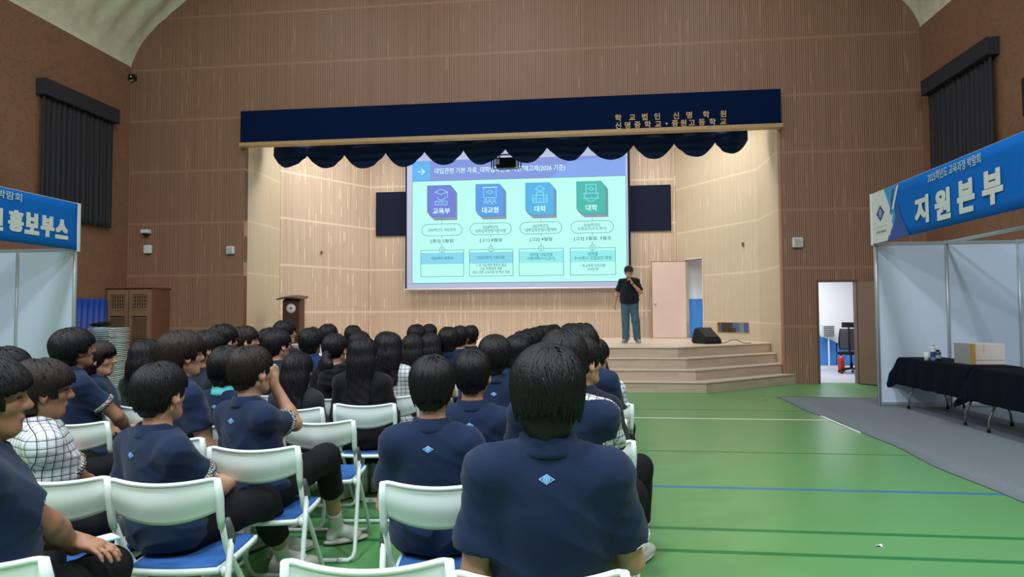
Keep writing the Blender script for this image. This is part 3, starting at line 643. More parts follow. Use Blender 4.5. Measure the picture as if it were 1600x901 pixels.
ban = banner('booth_banner', 'blue fascia banner reading 지원본부 with a white logo end', BX-.05, -1, 5.0, 10.10, 2.42, 3.17)
def bpix(px, py):      # banner-local point under a photo pixel
    r = ray(px, py); p = CO+r*((BX-.05)/r[0]); return V(-.012, p[1]-10.10, p[2]-2.42)
RT, UP = V(0, -1, 0), V(0, 0, 1)
mb = MB()
def fat(mb, ch, c, RT, w, h):
    for k in (-2, -1, 0, 1, 2):
        for j in (-1, 0, 1): put_text(mb, ch, c+RT*.0095*k+V(0, 0, .010*j)+np.cross(RT, UP)*(.0003*(k*3+j)), RT, UP, w=w-.045, h=h-.03, m=0, bold=.02)
for ch, x0, x1, yc_, hh in zip('지원본부', (1430.5, 1461.5, 1496.5, 1535.5), (1453.5, 1487.5, 1525.5, 1570), (327.5, 319, 306, 292), (45, 50, 54, 57)):
    a, b = bpix(x0, yc_), bpix(x1, yc_); m_ = bpix((x0+x1)/2, yc_); t_, l_ = bpix((x0+x1)/2, yc_-hh/2), bpix((x0+x1)/2, yc_+hh/2)
    fat(mb, ch, V(-.016, m_[1], m_[2]), RT, abs(a[1]-b[1]), t_[2]-l_[2])
mb.build('large_lettering', M['banner_white'], ban)
mb = MB(); put_text(mb, '2025학년도 교육과정 박람회', V(-.013, (bpix(1451, 278)[1]+bpix(1534, 247)[1])/2, (bpix(1451, 278)[2]+bpix(1534, 247)[2])/2), RT, UP, w=abs(bpix(1451, 278)[1]-bpix(1534, 247)[1]), h=.12, m=0, bold=.011); mb.build('small_lettering', M['banner_text_pale'], ban)
mb = MB(); H = .75
def q(pts, m, e): mb.add([V(-.010-e, -a, b) for a, b in pts], [list(range(len(pts)))], m)
q([(.0, .0), (.50, .0), (.62, .30), (.60, .45), (.42, H), (0, H)], 0, .001)
q([(.42, H), (.60, .45), (.62, .30), (.50, 0), (.60, 0), (.74, .30), (.72, .5), (.78, H)], 1, .001)
q([(.50, .0), (1.12, .0), (.90, .28), (.82, .50), (.70, .2)], 2, .002)
q([(.64, .42), (.70, .42), (.86, H-.02), (.80, H-.02)], 0, .003); q([(.58, .36), (.63, .40), (.74, .70), (.67, .70)], 2, .0025)
q([(.54, .08), (.58, .06), (.68, .36), (.63, .34)], 0, .003); q([(.60, .16), (.63, .14), (.67, .22), (.64, .24)], 0, .0035)
mb.build('logo_end', [M['banner_white'], M['banner_lightblue'], M['banner_deep']], ban)
mb = MB(); c = (.30, .42)
def q2(pts, m, e): mb.add([V(-.012-e, -a, b) for a, b in pts], [list(range(len(pts)))], m)
q2([(c[0]-.13, c[1]), (c[0], c[1]-.12), (c[0]+.13, c[1]), (c[0], c[1]+.12)], 0, .001)
for rad, m, e in ((.055, 1, .002), (.042, 0, .003), (.018, 1, .004)): q2([(c[0]+rad*.75*math.cos(a*PI/12), c[1]+rad*math.sin(a*PI/12)) for a in range(24)], m, e)
put_text(mb, '미래를 여는 교육과정 박람회', V(-.014, -.31, .225), RT, UP, w=.40, h=.02, m=2); put_text(mb, '꿈키우는 중원교육', V(-.014, -.31, .15), RT, UP, w=.30, h=.042, m=0, bold=.015)
mb.build('school_logo', [M['logo_navy'], M['banner_white'], M['banner_grey']], ban)
mb = MB(); mb.obox((0, 0, .37), (.018, 0, 0), (0, .018, 0), (0, 0, .385)); mb.build('end_pole', M['white'], ban)
mb = MB()
for k in range(7): put_text(mb, '○□◇'[k % 3], V(-.012, -3.62-.12*(k % 2), .16+.07*k), RT, UP, h=.05, m=0)
mb.build('faint_pattern', M['banner_faint'], ban)
ban2 = banner('booth_banner', 'blue fascia banner reading 홍보부스 above the audience', LX+.05, 1, 4.2, 9.22, 2.44, 3.17)
RT = V(0, 1, 0); mb = MB()
def lpix(px, py): r = ray(px, py); p = CO+r*((LX+.05)/r[0]); return V(.012, p[1]-9.22, p[2]-2.44)
for ch, x0, x1, yc_, hh in zip('인홍보부스', (-25, 11, 37, 62, 85), (4, 36, 60.5, 84, 105.5), (341, 345, 349.5, 353.5, 358), (37, 35, 35, 34, 32)):
    a, b = lpix(x0, yc_), lpix(x1, yc_); m_ = lpix((x0+x1)/2, yc_); t_, l_ = lpix((x0+x1)/2, yc_-hh/2), lpix((x0+x1)/2, yc_+hh/2)
    fat(mb, ch, V(.016, m_[1], m_[2]), RT, abs(a[1]-b[1]), t_[2]-l_[2])
mb.build('large_lettering', M['banner_white'], ban2)
mb = MB(); put_text(mb, '2025학년도 교육과정 박람회', V(.013, lpix(33, 309)[1]-.875, lpix(33, 309)[2]), RT, UP, w=1.75, h=.115, m=0, bold=.011); mb.build('small_lettering', M['banner_text_pale'], ban2)
mb = MB(); mb.obox((0.0, .02, .36), (.02, 0, 0), (0, .022, 0), (0, 0, .38)); mb.build('end_pole', M['white'], ban2)

# ------------------------------------------------------------------ tables with black cloths, bottles, box
def table(y0, y1, x0, x1, idx, label, clabel):
    yc, xc = (y0+y1)/2, (x0+x1)/2; h, w = (y1-y0)/2, (x1-x0)/2
    t = empty('folding_table', (xc, yc, 0), label=label, cat='table', group='folding tables in the booth')
    mb = MB(); mb.box((-w, -h, .70), (w, h, .735)); mb.build('tabletop', M['white'], t, bevel=.008)
    for sy in (-1, 1):
        for sx in (-1, 1):
            e = sy*(h-.16)
            mb = MB(); mb.tube([(sx*.05, e-sy*.05, .70), (sx*.07, e, .56), (sx*.21, e, .26), (sx*.255, e, .16), (sx*.265, e, .03)], .0135, n=8); l = mb.build('leg', M['steel'], t)
            mb = MB(); mb.lathe([(0, 0), (.02, 0), (.019, .035), (0, .036)], (sx*.265, e, 0.012), 10); mb.build('rubber_foot', M['black'], l)
        mb = MB(); mb.tube([(-.1, sy*(h-.16), .50), (.1, sy*(h-.16), .50)], .009, n=6); mb.build('crossbar', M['steel'], t)
    rr = random.Random(idx); ph = rr.random()*6
    drop = .40
    def cl(u, v):    # square cloth folded over the edges: param plane then bend down
        X = (u-.5)*2*(w+drop*1.0); Y = (v-.5)*2*(h+drop*.85)
        ox = max(abs(X)-w-.004, 0); oy = max(abs(Y)-h-.004, 0); o = max(ox, oy); both = min(ox, oy)
        fx = .03*math.sin(Y*9+ph)*min(1, ox*4); fy = .03*math.sin(X*11+ph)*min(1, oy*4)
        x = math.copysign(min(abs(X), w+.012)+.10*ox*.3+both*.35, X)+math.copysign(fx, X)
        y = math.copysign(min(abs(Y), h+.012)+.10*oy*.3+both*.35, Y)+math.copysign(fy, Y)
        z = .742-max(ox, oy)*1.0-both*.28+.002*math.sin(X*20)*math.sin(Y*14)
        return (x, y, z)
    mb = MB(); mb.grid(cl, 70, 110); c = mb.build('tablecloth', M['cloth_black'], solid=.003); c.location = (xc, yc, 0)
    tag(c, clabel, 'tablecloth', 'black tablecloths in the booth')
table(8.32, 10.02, 4.62, 5.22, 1, 'folding table with bent grey legs nearest the white booth panel', 'black cloth draped over the table that carries the bottles')
table(6.45, 8.15, 4.60, 5.20, 2, 'folding table with bent grey legs cut by the picture edge', 'black cloth draped over the table nearer the camera, hem bunched')
def bottle(px, py, Y, h, r, bm, cm, label, kind):
    p = ony(px, py, Y); o = empty(kind, (p[0], Y, .746), label=label, cat=kind.split('_')[-1])
    mb = MB(); mb.lathe([(0, 0), (r, 0), (r, h*.72), (r*.9, h*.8), (r*.45, h*.86), (r*.45, h*.9), (0, h*.9)] if kind != 'paper_cup' else [(0, 0), (r*.85, 0), (r, h), (r*.94, h), (r*.8, .01), (0, .01)], n=20); mb.build('body', bm, o)
    if kind != 'paper_cup':
        mb = MB(); mb.lathe([(0, h*.88), (r*.62, h*.88), (r*.62, h), (0, h)], n=16); mb.build('cap', cm, o)
        mb = MB(); mb.lathe([(r*1.01, h*.2), (r*1.02, h*.22), (r*1.02, h*.5), (r*1.01, h*.52)], n=20); mb.build('label_band', M['logo_navy'] if bm is M['white'] else M['banner_grey'], o)
Y9 = 9.3
bottle(1448, 565, Y9, .11, .032, M['white'], M['white'], 'small white cup on the black tablecloth left of the bottles', 'paper_cup')
bottle(1458.5, 565, Y9, .225, .034, M['white'], M['white'], 'tall white bottle with blue band on the black tablecloth', 'water_bottle')
bottle(1466, 566, Y9-.02, .145, .036, mat('teal_bottle', (.03, .10, .14), .3), M['black'], 'short dark teal bottle with black cap beside the white one', 'glass_bottle')
bxo = empty('cardboard_box', (4.98, 8.72, .747), math.radians(4), 'white carton with a mustard stripe on the black tablecloth', 'box')
mb = MB(); mb.box((-.21, -.15, 0), (.21, .15, .255), 0); mb.build('carton', M['cardboard_white'], bxo, bevel=.004)
mb = MB(); mb.box((-.213, -.153, .002), (-.15, .153, .257)); mb.build('mustard_stripe', M['yellow_tape'], bxo)
mb = MB(); mb.box((-.216, -.154, .001), (-.2125, .154, .256)); mb.build('grey_side', M['cardboard_grey'], bxo)
mb = MB(); mb.box((-.05, -.1535, .14), (-.046, -.150, .255)); mb.box((-.15, -.1535, .055), (.21, -.151, .060)); mb.build('tape_seam', M['cardboard_grey'], bxo)

# ------------------------------------------------------------------ cabinet, blue panel, stacked chairs
cb = empty('wooden_cabinet', (-9.62, 12.98, 0), label='tall brown louvred two door cabinet against the front wall', cat='cabinet')
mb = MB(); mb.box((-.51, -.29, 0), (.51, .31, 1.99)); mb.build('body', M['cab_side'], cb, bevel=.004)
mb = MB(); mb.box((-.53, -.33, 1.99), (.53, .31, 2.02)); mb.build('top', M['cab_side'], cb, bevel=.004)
for k, x in enumerate((-.5, .01)):
    dd = empty('door', (0, 0, 0)); dd.parent = cb; mb = MB(); wd = .49
    for a in ((x, -.32, .03, x+.075, 1.96), (x+wd-.075, -.32, .03, x+wd, 1.96), (x+.075, -.32, 1.86, x+wd-.075, 1.96), (x+.075, -.32, 1.40, x+wd-.075, 1.52), (x+.075, -.32, .03, x+wd-.075, .12)):
        mb.box((a[0], a[1], a[2]), (a[3], -.292, a[4]))
    mb.build('stile_frame', M['cab_wood'], dd)
    mb = MB(); mb.box((x+.07, -.296, .1), (x+wd-.07, -.2925, 1.9)); mb.build('backing', M['cab_dark'], dd)
    mb = MB()
    for i in range(30): z = .14+i*.042; mb.obox((x+wd/2, -.306, z), (wd/2-.075, 0, 0), (0, .010, .009), (0, -.001, .003)*np.array(1.0))
    mb.build('louvre', M['cab_wood'], dd)
    mb = MB()
    for i in range(6): xx = x+.075+(wd-.15)*(i+.5)/6; mb.box((xx-.008, -.315, 1.52), (xx+.008, -.300, 1.86))
    for i in range(5): z = 1.53+.075*i; mb.box((x+.075, -.313, z), (x+wd-.075, -.302, z+.014))
    for i in range(6): xx = x+.075+(wd-.15)*(i+.5)/6; mb.box((xx-.016, -.299, 1.525), (xx+.016, -.297, 1.565), 1)
    mb.build('lattice_window', [M['cab_wood'], M['white']], dd)
mb = MB(); mb.grid(lambda u, v: (-10.13+.05+.03*math.sin(u*2*PI*9), 11.2+1.42*u, .02+1.74*v), 90, 2)
tag(mb.build('folding_screen', M['blue_mat'], solid=.01), 'blue corrugated sheet standing against the brick brown side wall by the cabinet', 'screen')

# ------------------------------------------------------------------ small wall devices
def device(name, px, py, w, h, label, cat, build):
    p = ony(px, py, YB); o = empty(name, (p[0], YB, p[2]), label=label, cat=cat); build(o, w, h)
def wspk(o, w, h):
    mb = MB(); mb.box((-w/2, -.09, -h/2), (w/2, 0, h/2)); mb.build('housing', M['white'], o, bevel=.02); mb = MB(); mb.box((-w*.38, -.094, -h*.38), (w*.38, -.088, h*.38)); mb.build('grille', mat('grille_white', (.6, .62, .6), .6, bump=1, bscale=300), o, bevel=.004)
device('wall_speaker', 362, 391, .17, .17, 'small white square speaker on the brown wall left of the stage', 'speaker', wspk)
device('wall_speaker', 1245, 379, .20, .20, 'small white square speaker on the brown wall above the office door', 'speaker', wspk)
def dome(o, w, h):
    mb = MB(); mb.box((-.09, -.14, -.02), (.09, 0, .07)); mb.build('bracket', M['white'], o, bevel=.02); mb = MB(); mb.lathe([(0, -.06), (.05, -.045), (.065, 0), (0, .0)], (0, -.08, -.02), 16); mb.build('dome', M['black'], o)
device('security_camera', 231, 364, .1, .1, 'white security camera with dark dome on the wall above the cabinet', 'camera', dome)
def sensor(o, w, h):
    mb = MB(); mb.box((-.09, -.08, -.09), (.09, 0, .1)); mb.build('housing', M['white'], o, bevel=.025); mb = MB(); mb.lathe([(0, -.03), (.02, -.02), (.025, 0), (0, 0)], (.0, -.05, -.09), 12); mb.build('lens', M['blue_mat'], o)
device('motion_sensor', 233, 390, .1, .1, 'white box sensor under the security camera', 'sensor', sensor)
def crn(o, w, h):
    mb = MB(); mb.box((-.03, -.12, -.05), (.11, -.02, .06)); mb.build('housing', M['black'], o, bevel=.01); mb = MB(); mb.tube([(-.12, -.04, -.03), (0, -.06, -.07), (.08, -.08, -.04)], .012); mb.build('arm', M['white'], o)
    mb = MB(); mb.lathe([(0, 0), (.015, 0), (0, .01)], (.04, -.125, .0), 8); mb.build('indicator', M['green_led'], o)
device('corner_device', 208, 123, .1, .1, 'tiny black device with green light high in the wall corner', 'device', crn)
def redb(o, w, h):
    mb = MB(); mb.box((-.028, -.04, -.045), (.028, 0, .045)); mb.build('housing', M['brown_frame'], o, bevel=.008); mb = MB(); mb.box((-.012, -.045, -.02), (.012, -.04, .012)); mb.build('button_plate', M['red'], o)
o = empty('call_point', (RX0+.35*(SX0-RX0)+.05, RY+.35*(JY-RY)-.05, 3.0), math.radians(-57), 'small dark red box on the pale stage wall left of the screen', 'alarm'); redb(o, 1, 1); o.location = (-6.72, 15.98, 3.03)
o = empty('call_point', (3.70, 15.37, 3.0), math.radians(57), 'small dark red box on the pale stage wall right of the screen', 'alarm'); redb(o, 1, 1)
# loudspeakers hung on the side walls, mostly outside the frame
for x, y, z, lb in ((XL+.22, 9.42, 4.0, 'black wall loudspeaker edge above the left blue banner'), (XR-.22, 9.62, 4.45, 'black wall loudspeaker edge above the right blue banner')):
    o = empty('wall_loudspeaker', (x, y, z), label=lb, cat='speaker'); mb = MB(); mb.box((-.2, -.17, -.3), (.2, .17, .3)); mb.build('cabinet', M['black'], o, bevel=.02)
    mb = MB(); mb.box((-.22 if x > 0 else .2, -.15, -.27), (-.2 if x > 0 else .22, .15, .27)); mb.build('grille', M['black'], o)
    mb = MB(); mb.box((.2 if x > 0 else -.22, -.05, -.1), (.215 if x > 0 else -.2, .05, .1)); mb.build('bracket', M['steel'], o)

# ------------------------------------------------------------------ office chair and bits
oc = empty('office_chair', (6.13, 15.55, 0), math.radians(-28), 'black mesh office chair with headrest inside the bright doorway', 'chair')
for k in range(5):
    a = k*2*PI/5+.3; e = V(.27*math.cos(a), .27*math.sin(a), 0)
    mb = MB(); mb.tube([(0, 0, .12), e*.6+V(0, 0, .10), e+V(0, 0, .075)], [.024, .02, .016]); l = mb.build('base_arm', M['black'], oc)
    mb = MB(); mb.tube([e+V(-.012, 0, .028), e+V(.012, 0, .028)], .028, n=14); mb.tube([e+V(-.035, 0, .028), e+V(-.02, 0, .028)], .028, n=14); mb.build('caster', M['black'], l)
mb = MB(); mb.lathe([(0, .10), (.035, .10), (.03, .25), (.018, .26), (.018, .44), (0, .44)]); mb.build('gas_lift', M['black'], oc)
mb = MB(); mb.grid(lambda u, v: (-.25+.5*u, -.24+.48*v, .47+.02*math.cos(PI*(u-.5))*math.cos(PI*(v-.5))-.05*max(0, v-.8)*3), 12, 12); mb.build('seat', M['black'], oc, solid=.06)
bk = MB(); bk.grid(lambda u, v: ((-.22+.44*u)*(1-.22*(abs(v-.35))), -.25-.05*v+.05*(2*u-1)**2, .56+.46*v), 14, 12); bk.build('mesh_back', mat('chair_mesh', (.05, .055, .065), .8), oc, solid=.008)
mb = MB(); P = [(.22*(1-.22*(abs(v-.35)))*sx, -.25-.05*v+.05, .56+.46*v) for sx, vs in ((-1, [0, .2, .4, .6, .8, 1]), (1, [1, .8, .6, .4, .2, 0])) for v in vs]
mb.tube(P, .016, closed=True); mb.build('back_frame', M['black'], oc)
mb = MB(); mb.tube([(0, -.12, .42), (0, -.30, .46), (0, -.33, .75), (0, -.33, 1.07)], .018); mb.build('back_stem', M['black'], oc)
mb = MB(); mb.grid(lambda u, v: (-.14+.28*u, -.29+.03*(2*u-1)**2, 1.06+.12*v), 8, 5); mb.build('headrest', M['black'], oc, solid=.05)
for s in (-1, 1):
    mb = MB(); mb.tube([(s*.25, -.05, .45), (s*.30, -.03, .50), (s*.29, -.02, .66)], .014); mb.tube([(s*.29, -.16, .67), (s*.29, .10, .67)], .02); mb.build('armrest', M['black'], oc)
o = empty('desktop_rack', (6.02, 16.62, 0), label='small white louvred rack seen through the doorway behind the office chair', cat='rack')
mb = MB(); mb.box((-.13, -.02, .80), (.16, .12, 1.10)); mb.box((.01, .03, 0), (.04, .06, .9)); mb.build('stand', M['white'], o)
mb = MB()
for i in range(6): mb.box((-.11, -.03, .82+i*.045), (.14, -.02, .84+i*.045))
mb.build('slat', M['black'], o)
o = empty('red_extinguisher', (6.08, 16.0, 0), label='red fire extinguisher behind the office chair', cat='extinguisher')
mb = MB(); mb.lathe([(0, 0), (.07, 0), (.075, .02), (.075, .30), (.05, .36), (.02, .38), (0, .38)]); mb.build('tank', M['red'], o)
mb = MB(); mb.lathe([(0, .37), (.02, .37), (.02, .43), (0, .43)]); mb.tube([(0, 0, .42), (-.1, 0, .42), (-.11, 0, .15)], .01); mb.build('valve_hose', M['black'], o)
o = empty('wall_outlet', (5.49, OY-.02, .42), label='white power outlet on the blue office wall', cat='outlet')
mb = MB(); mb.box((-.045, -.01, -.06), (.045, .012, .06)); mb.build('plate', M['white'], o, bevel=.004)
mb = MB(); mb.box((-.015, -.013, .01), (.015, -.008, .04)); mb.box((-.015, -.013, -.04), (.015, -.008, -.01)); mb.build('socket', M['black'], o)
# ------------------------------------------------------------------ folding chairs
def make_chair():
    r = empty('folding_chair', (0, 0, 0), label='x', cat='chair', group='white folding chairs of the audience')
    # curved plastic back panel, drooping lower edge
    def bk(u, v):
        s = 2*u-1; zt = .795-.018*(1-s*s)-.05*max(0, abs(s)-.86)**2*8; zb = .672-.046*(1-s*s)
        z = zb+(zt-zb)*v; y = -.215-.045*(1-s*s)-.030*(z-.64)/.15
        y += .006*math.cos(v*2*PI)
        return (.212*s, y, z)
    mb = MB(); mb.grid(bk, 28, 10); o = mb.build('backrest', M['chair_white'], r, solid=.012)
    mb = MB(); mb.tube([V(*bk(i/28, 1))+V(0, -.003, .0) for i in range(29)], .0085, n=8)
    mb.build('top_rim', M['chair_white'], o)
    for s in (-1, 1):      # side housings of the back panel that clasp the tubes
        mb = MB(); mb.tube([(s*.212, -.250, .792), (s*.215, -.235, .72), (s*.214, -.222, .64), (s*.212, -.21, .60)], [.013, .017, .015, .0125], n=10); mb.build('side_clasp', M['chair_white'], o)
    # front legs: U-tube running from back top down and forward
    T = 0.0115
    pts = [(-.212, -.205, .61), (-.207, -.15, .50), (-.205, .02, .30), (-.205, .20, .06), (-.20, .225, .028), (-.175, .235, .0135), (.175, .235, .0135), (.20, .225, .028), (.205, .20, .06), (.205, .02, .30), (.207, -.15, .50), (.212, -.205, .61)]
    mb = MB(); mb.tube(pts, T, n=10); mb.build('front_leg_frame', M['chair_tube'], r)
    pts = [(-.228, -.155, .555), (-.228, -.185, .40), (-.228, -.255, .06), (-.22, -.272, .028), (-.195, -.28, .0135), (.195, -.28, .0135), (.22, -.272, .028), (.228, -.255, .06), (.228, -.185, .40), (.228, -.155, .555)]
    mb = MB(); mb.tube(pts, T*1.08, n=10); o = mb.build('rear_leg_frame', M['chair_tube'], r)
    for s in (-1, 1):
        mb = MB(); mb.tube([(s*.13, -.28, .0135), (s*.16, -.28, .0135)], .0155, n=10); mb.build('ferrule', M['ferrule'], o)
        mb = MB(); mb.tube([(s*.219, -.178, .625), (s*.222, -.165, .585), (s*.228, -.152, .545), (s*.228, -.158, .52)], [.011, .0165, .017, .014], n=10); mb.build('hinge_cap', M['chair_hinge'], r)
        mb = MB(); mb.tube([(s*.222, -.175, .42), (s*.20, -.15, .43)], .022, n=10); mb.build('seat_bracket', M['chair_white'], r)
    def st_(u, v):
        s = 2*u-1; w = .195-.012*abs(2*v-1)**4; y = -.175+.385*v
        y -= .020*(1-s*s)*(1-v) - .012*(1-s*s)*v
        return (w*s, y, .425-.010*math.sin(PI*v)*(1-s*s)-.015*max(0, v-.85)*6*.3)
    mb = MB(); mb.grid(st_, 20, 20); o = mb.build('seat', M['chair_white'], r, solid=.022)
    mb = MB(); mb.grid(lambda u, v: tuple(V(*st_(.04+.92*u, .04+.92*v))+V(0, 0, .013+.004*math.sin(PI*u)**.3*math.sin(PI*v)**.3)), 18, 18); mb.build('seat_pad', M['chair_pad'], o, solid=.010)
    return r
CHAIR0 = make_chair(); _first = [True]
for o in [x for x in CHAIR0.children_recursive if x.modifiers]:      # bake thickness once so that copies share it
    dg = bpy.context.evaluated_depsgraph_get(); me = bpy.data.meshes.new_from_object(o.evaluated_get(dg)); o.modifiers.clear(); o.data = me
for o in [CHAIR0]+[x for x in CHAIR0.children_recursive]:
    if o.type == 'MESH':
        for v_ in o.data.vertices: v_.co.x *= 0.955
        o.data.update()
def put_chair(x, y, rz, label, z=0, tilt=None):
    o = CHAIR0 if _first[0] else copy_tree(CHAIR0); _first[0] = False
    o.location = (x, y, z); o.rotation_euler = tilt or (0, 0, rz); o['label'] = label; return o

# ------------------------------------------------------------------ distance fields -> one continuous surface
def rc(a, b, r1, r2):
    a, b = V(*a), V(*b); ba = b-a; L2 = float(ba@ba)+1e-12
    def f(X, Y, Z):
        x, y, z = X-a[0], Y-a[1], Z-a[2]
        t = np.clip((x*ba[0]+y*ba[1]+z*ba[2])/L2, 0, 1)
        return np.sqrt((x-t*ba[0])**2+(y-t*ba[1])**2+(z-t*ba[2])**2)-(r1+(r2-r1)*t)
    m = max(r1, r2); f.lo, f.hi = np.minimum(a, b)-m, np.maximum(a, b)+m; return f
def ell(c, r, R=None):
    c, r = V(*c), V(*r); R = np.eye(3) if R is None else R     # columns of R: local axes
    def f(X, Y, Z):
        x, y, z = X-c[0], Y-c[1], Z-c[2]
        p = [R[0, i]*x+R[1, i]*y+R[2, i]*z for i in range(3)]
        k0 = np.sqrt((p[0]/r[0])**2+(p[1]/r[1])**2+(p[2]/r[2])**2)+1e-9
        k1 = np.sqrt((p[0]/r[0]**2)**2+(p[1]/r[1]**2)**2+(p[2]/r[2]**2)**2)+1e-9
        return k0*(k0-1)/k1
    h = np.sqrt(((R*r)**2).sum(1)); f.lo, f.hi = c-h, c+h; return f
def capped(f, c, n):       # cut a primitive by a plane, keep the side opposite to n
    def g(X, Y, Z): return np.maximum(f(X, Y, Z), (X-c[0])*n[0]+(Y-c[1])*n[1]+(Z-c[2])*n[2])
    g.lo, g.hi = f.lo, f.hi; return g
def smin(a, b, k):
    h = np.clip(0.5+0.5*(b-a)/k, 0, 1); return b+(a-b)*h-k*h*(1-h)
def surface(prims, h, post=None, disp=None):
    """prims: (field, k[, -1 to carve]); returns vertices and quads of the zero surface"""
    lo = np.min([p[0].lo for p in prims if len(p) < 3], 0)-2.5*h; hi = np.max([p[0].hi for p in prims if len(p) < 3], 0)+2.5*h
    n = np.ceil((hi-lo)/h).astype(int)+1; G = np.full(n, 0.12, np.float32); ax = [(lo[i]+h*np.arange(n[i])).astype(np.float32) for i in range(3)]
    for p in prims:
        f, k = p[0], p[1]; mg = k+2*h+.01
        s = [slice(max(0, int((f.lo[i]-mg-lo[i])/h)), min(n[i], int((f.hi[i]+mg-lo[i])/h)+2)) for i in range(3)]
        X, Y, Z = ax[0][s[0]][:, None, None], ax[1][s[1]][None, :, None], ax[2][s[2]][None, None, :]
        d = f(X, Y, Z).astype(np.float32)
        G[s[0], s[1], s[2]] = smin(G[s[0], s[1], s[2]], d, k) if len(p) < 3 else -smin(-G[s[0], s[1], s[2]], d, k)
    X, Y, Z = ax[0][:, None, None], ax[1][None, :, None], ax[2][None, None, :]
    if disp: G = G+disp(X, Y, Z).astype(np.float32)
    if post: G = post(G, X, Y, Z).astype(np.float32)
    ins = G < 0; c = ins[:-1, :-1, :-1].astype(np.int8)
    for dx, dy, dz in ((0,0,1),(0,1,0),(0,1,1),(1,0,0),(1,0,1),(1,1,0),(1,1,1)):
        c = c+ins[dx:n[0]-1+dx, dy:n[1]-1+dy, dz:n[2]-1+dz]
    I = np.argwhere((c > 0) & (c < 8)); idx = -np.ones(tuple(n-1), np.int32); idx[I[:, 0], I[:, 1], I[:, 2]] = np.arange(len(I))
    cor = [(a, b, e) for a in (0, 1) for b in (0, 1) for e in (0, 1)]
    val = {q: G[I[:, 0]+q[0], I[:, 1]+q[1], I[:, 2]+q[2]] for q in cor}
    P = np.zeros((len(I), 3)); cnt = np.zeros(len(I))
    for q in cor:
        for k in range(3):
            if q[k]: continue
            q2 = tuple(1 if i == k else q[i] for i in range(3)); a, b = val[q], val[q2]; m = (a < 0) != (b < 0)
            t = np.where(m, a/np.where(a-b == 0, 1, a-b), 0); w = m.astype(float)
            for i in range(3): P[:, i] += w*(q[i]+(t if i == k else 0))
            cnt += w
    P = lo+h*(I+P/cnt[:, None]); Q = []
    for k in range(3):
        i1, i2 = (k+1) % 3, (k+2) % 3; sl0 = [slice(None)]*3; sl1 = [slice(None)]*3; sl0[k] = slice(0, -1); sl1[k] = slice(1, None)
        a, b = ins[tuple(sl0)], ins[tuple(sl1)]; E = np.argwhere(a != b); E = E[(E[:, i1] > 0) & (E[:, i2] > 0) & (E[:, i1] < n[i1]-1) & (E[:, i2] < n[i2]-1)]
        if not len(E): continue
        flip = ~a[E[:, 0], E[:, 1], E[:, 2]]; o1 = np.eye(3, dtype=int)[i1]; o2 = np.eye(3, dtype=int)[i2]
        g = lambda e: idx[e[:, 0], e[:, 1], e[:, 2]]
        q = np.stack([g(E-o1-o2), g(E-o2), g(E), g(E-o1)], 1); q[flip] = q[flip][:, ::-1]; Q.append(q)
    Q = np.concatenate(Q); Q = Q[(Q >= 0).all(1)]; return P, Q
def rotz(a): c, s = math.cos(a), math.sin(a); return np.array([[c, -s, 0], [s, c, 0], [0, 0, 1.0]])
def rotx(a): c, s = math.cos(a), math.sin(a); return np.array([[1.0, 0, 0], [0, c, -s], [0, s, c]])
def roty(a): c, s = math.cos(a), math.sin(a); return np.array([[c, 0, s], [0, 1.0, 0], [-s, 0, c]])

# ------------------------------------------------------------------ hair (head space: centre of skull, face towards +y)
def hair_fields(kind):
    A = [(ell((0, -.014, .036), (.087, .110, .095)), .02), (ell((0, -.040, -.024), (.069, .066, .086)), .03)]
    if kind in ('full', 'wavy', 'bushy'): A = [(ell((0, -.016, .032), (.096, .116, .102)), .02), (ell((0, -.044, -.034), (.083, .072, .098)), .03)]
    if kind == 'bushy': A += [(ell((.035, -.03, .03), (.074, .092, .092)), .02), (ell((-.038, -.025, .034), (.074, .092, .092)), .02)]
    if kind in ('long', 'longer'):
        L = -.30 if kind == 'long' else -.42
        A = [(ell((0, -.016, .032), (.092, .112, .094)), .02), (ell((0, -.050, -.05), (.086, .066, .10)), .04)]
        A += [(rc((-.040, -.066, -.06), (-.055, -.105, L+.05), .052, .036), .035), (rc((.040, -.066, -.06), (.055, -.105, L+.05), .052, .036), .035), (rc((0, -.08, -.06), (0, -.112, L), .055, .030), .035)]
    if kind == 'bob': A = [(ell((0, -.016, .030), (.094, .112, .094)), .02), (ell((0, -.040, -.055), (.092, .080, .09)), .03)]
    if kind == 'pony':
        A = [(ell((0, -.014, .032), (.084, .106, .090)), .02), (ell((0, -.040, -.01), (.070, .060, .07)), .03), (ell((0, -.122, -.055), (.032, .032, .036)), .02), (ell((0, -.125, -.115), (.062, .042, .060)), .025)]
    return A
def hair_cut(kind):
    nape = {'short': -.090, 'full': -.118, 'wavy': -.108, 'bushy': -.112}.get(kind, -.9)
    pony = kind == 'pony'
    def cut(X, Y, Z):      # positive where hair must not be: face wedge, below the ears in front, below the nape
        face = np.minimum(Y-.060+.28*np.abs(X), .062-Z-.32*np.abs(X)+.0*Y)
        side = np.minimum(np.minimum(Y+.026-.25*(-Z-.02), -.004-Z-.35*np.maximum(Y-.012, -.03)), np.abs(X)-.035) if nape > -.5 or pony else np.minimum(Y-.02, -.03-Z)
        c = np.maximum(face, side+0*face)
        return np.maximum(c, nape-Z+.75*np.maximum(np.abs(X)-.030, 0)+0*face)
    return cut
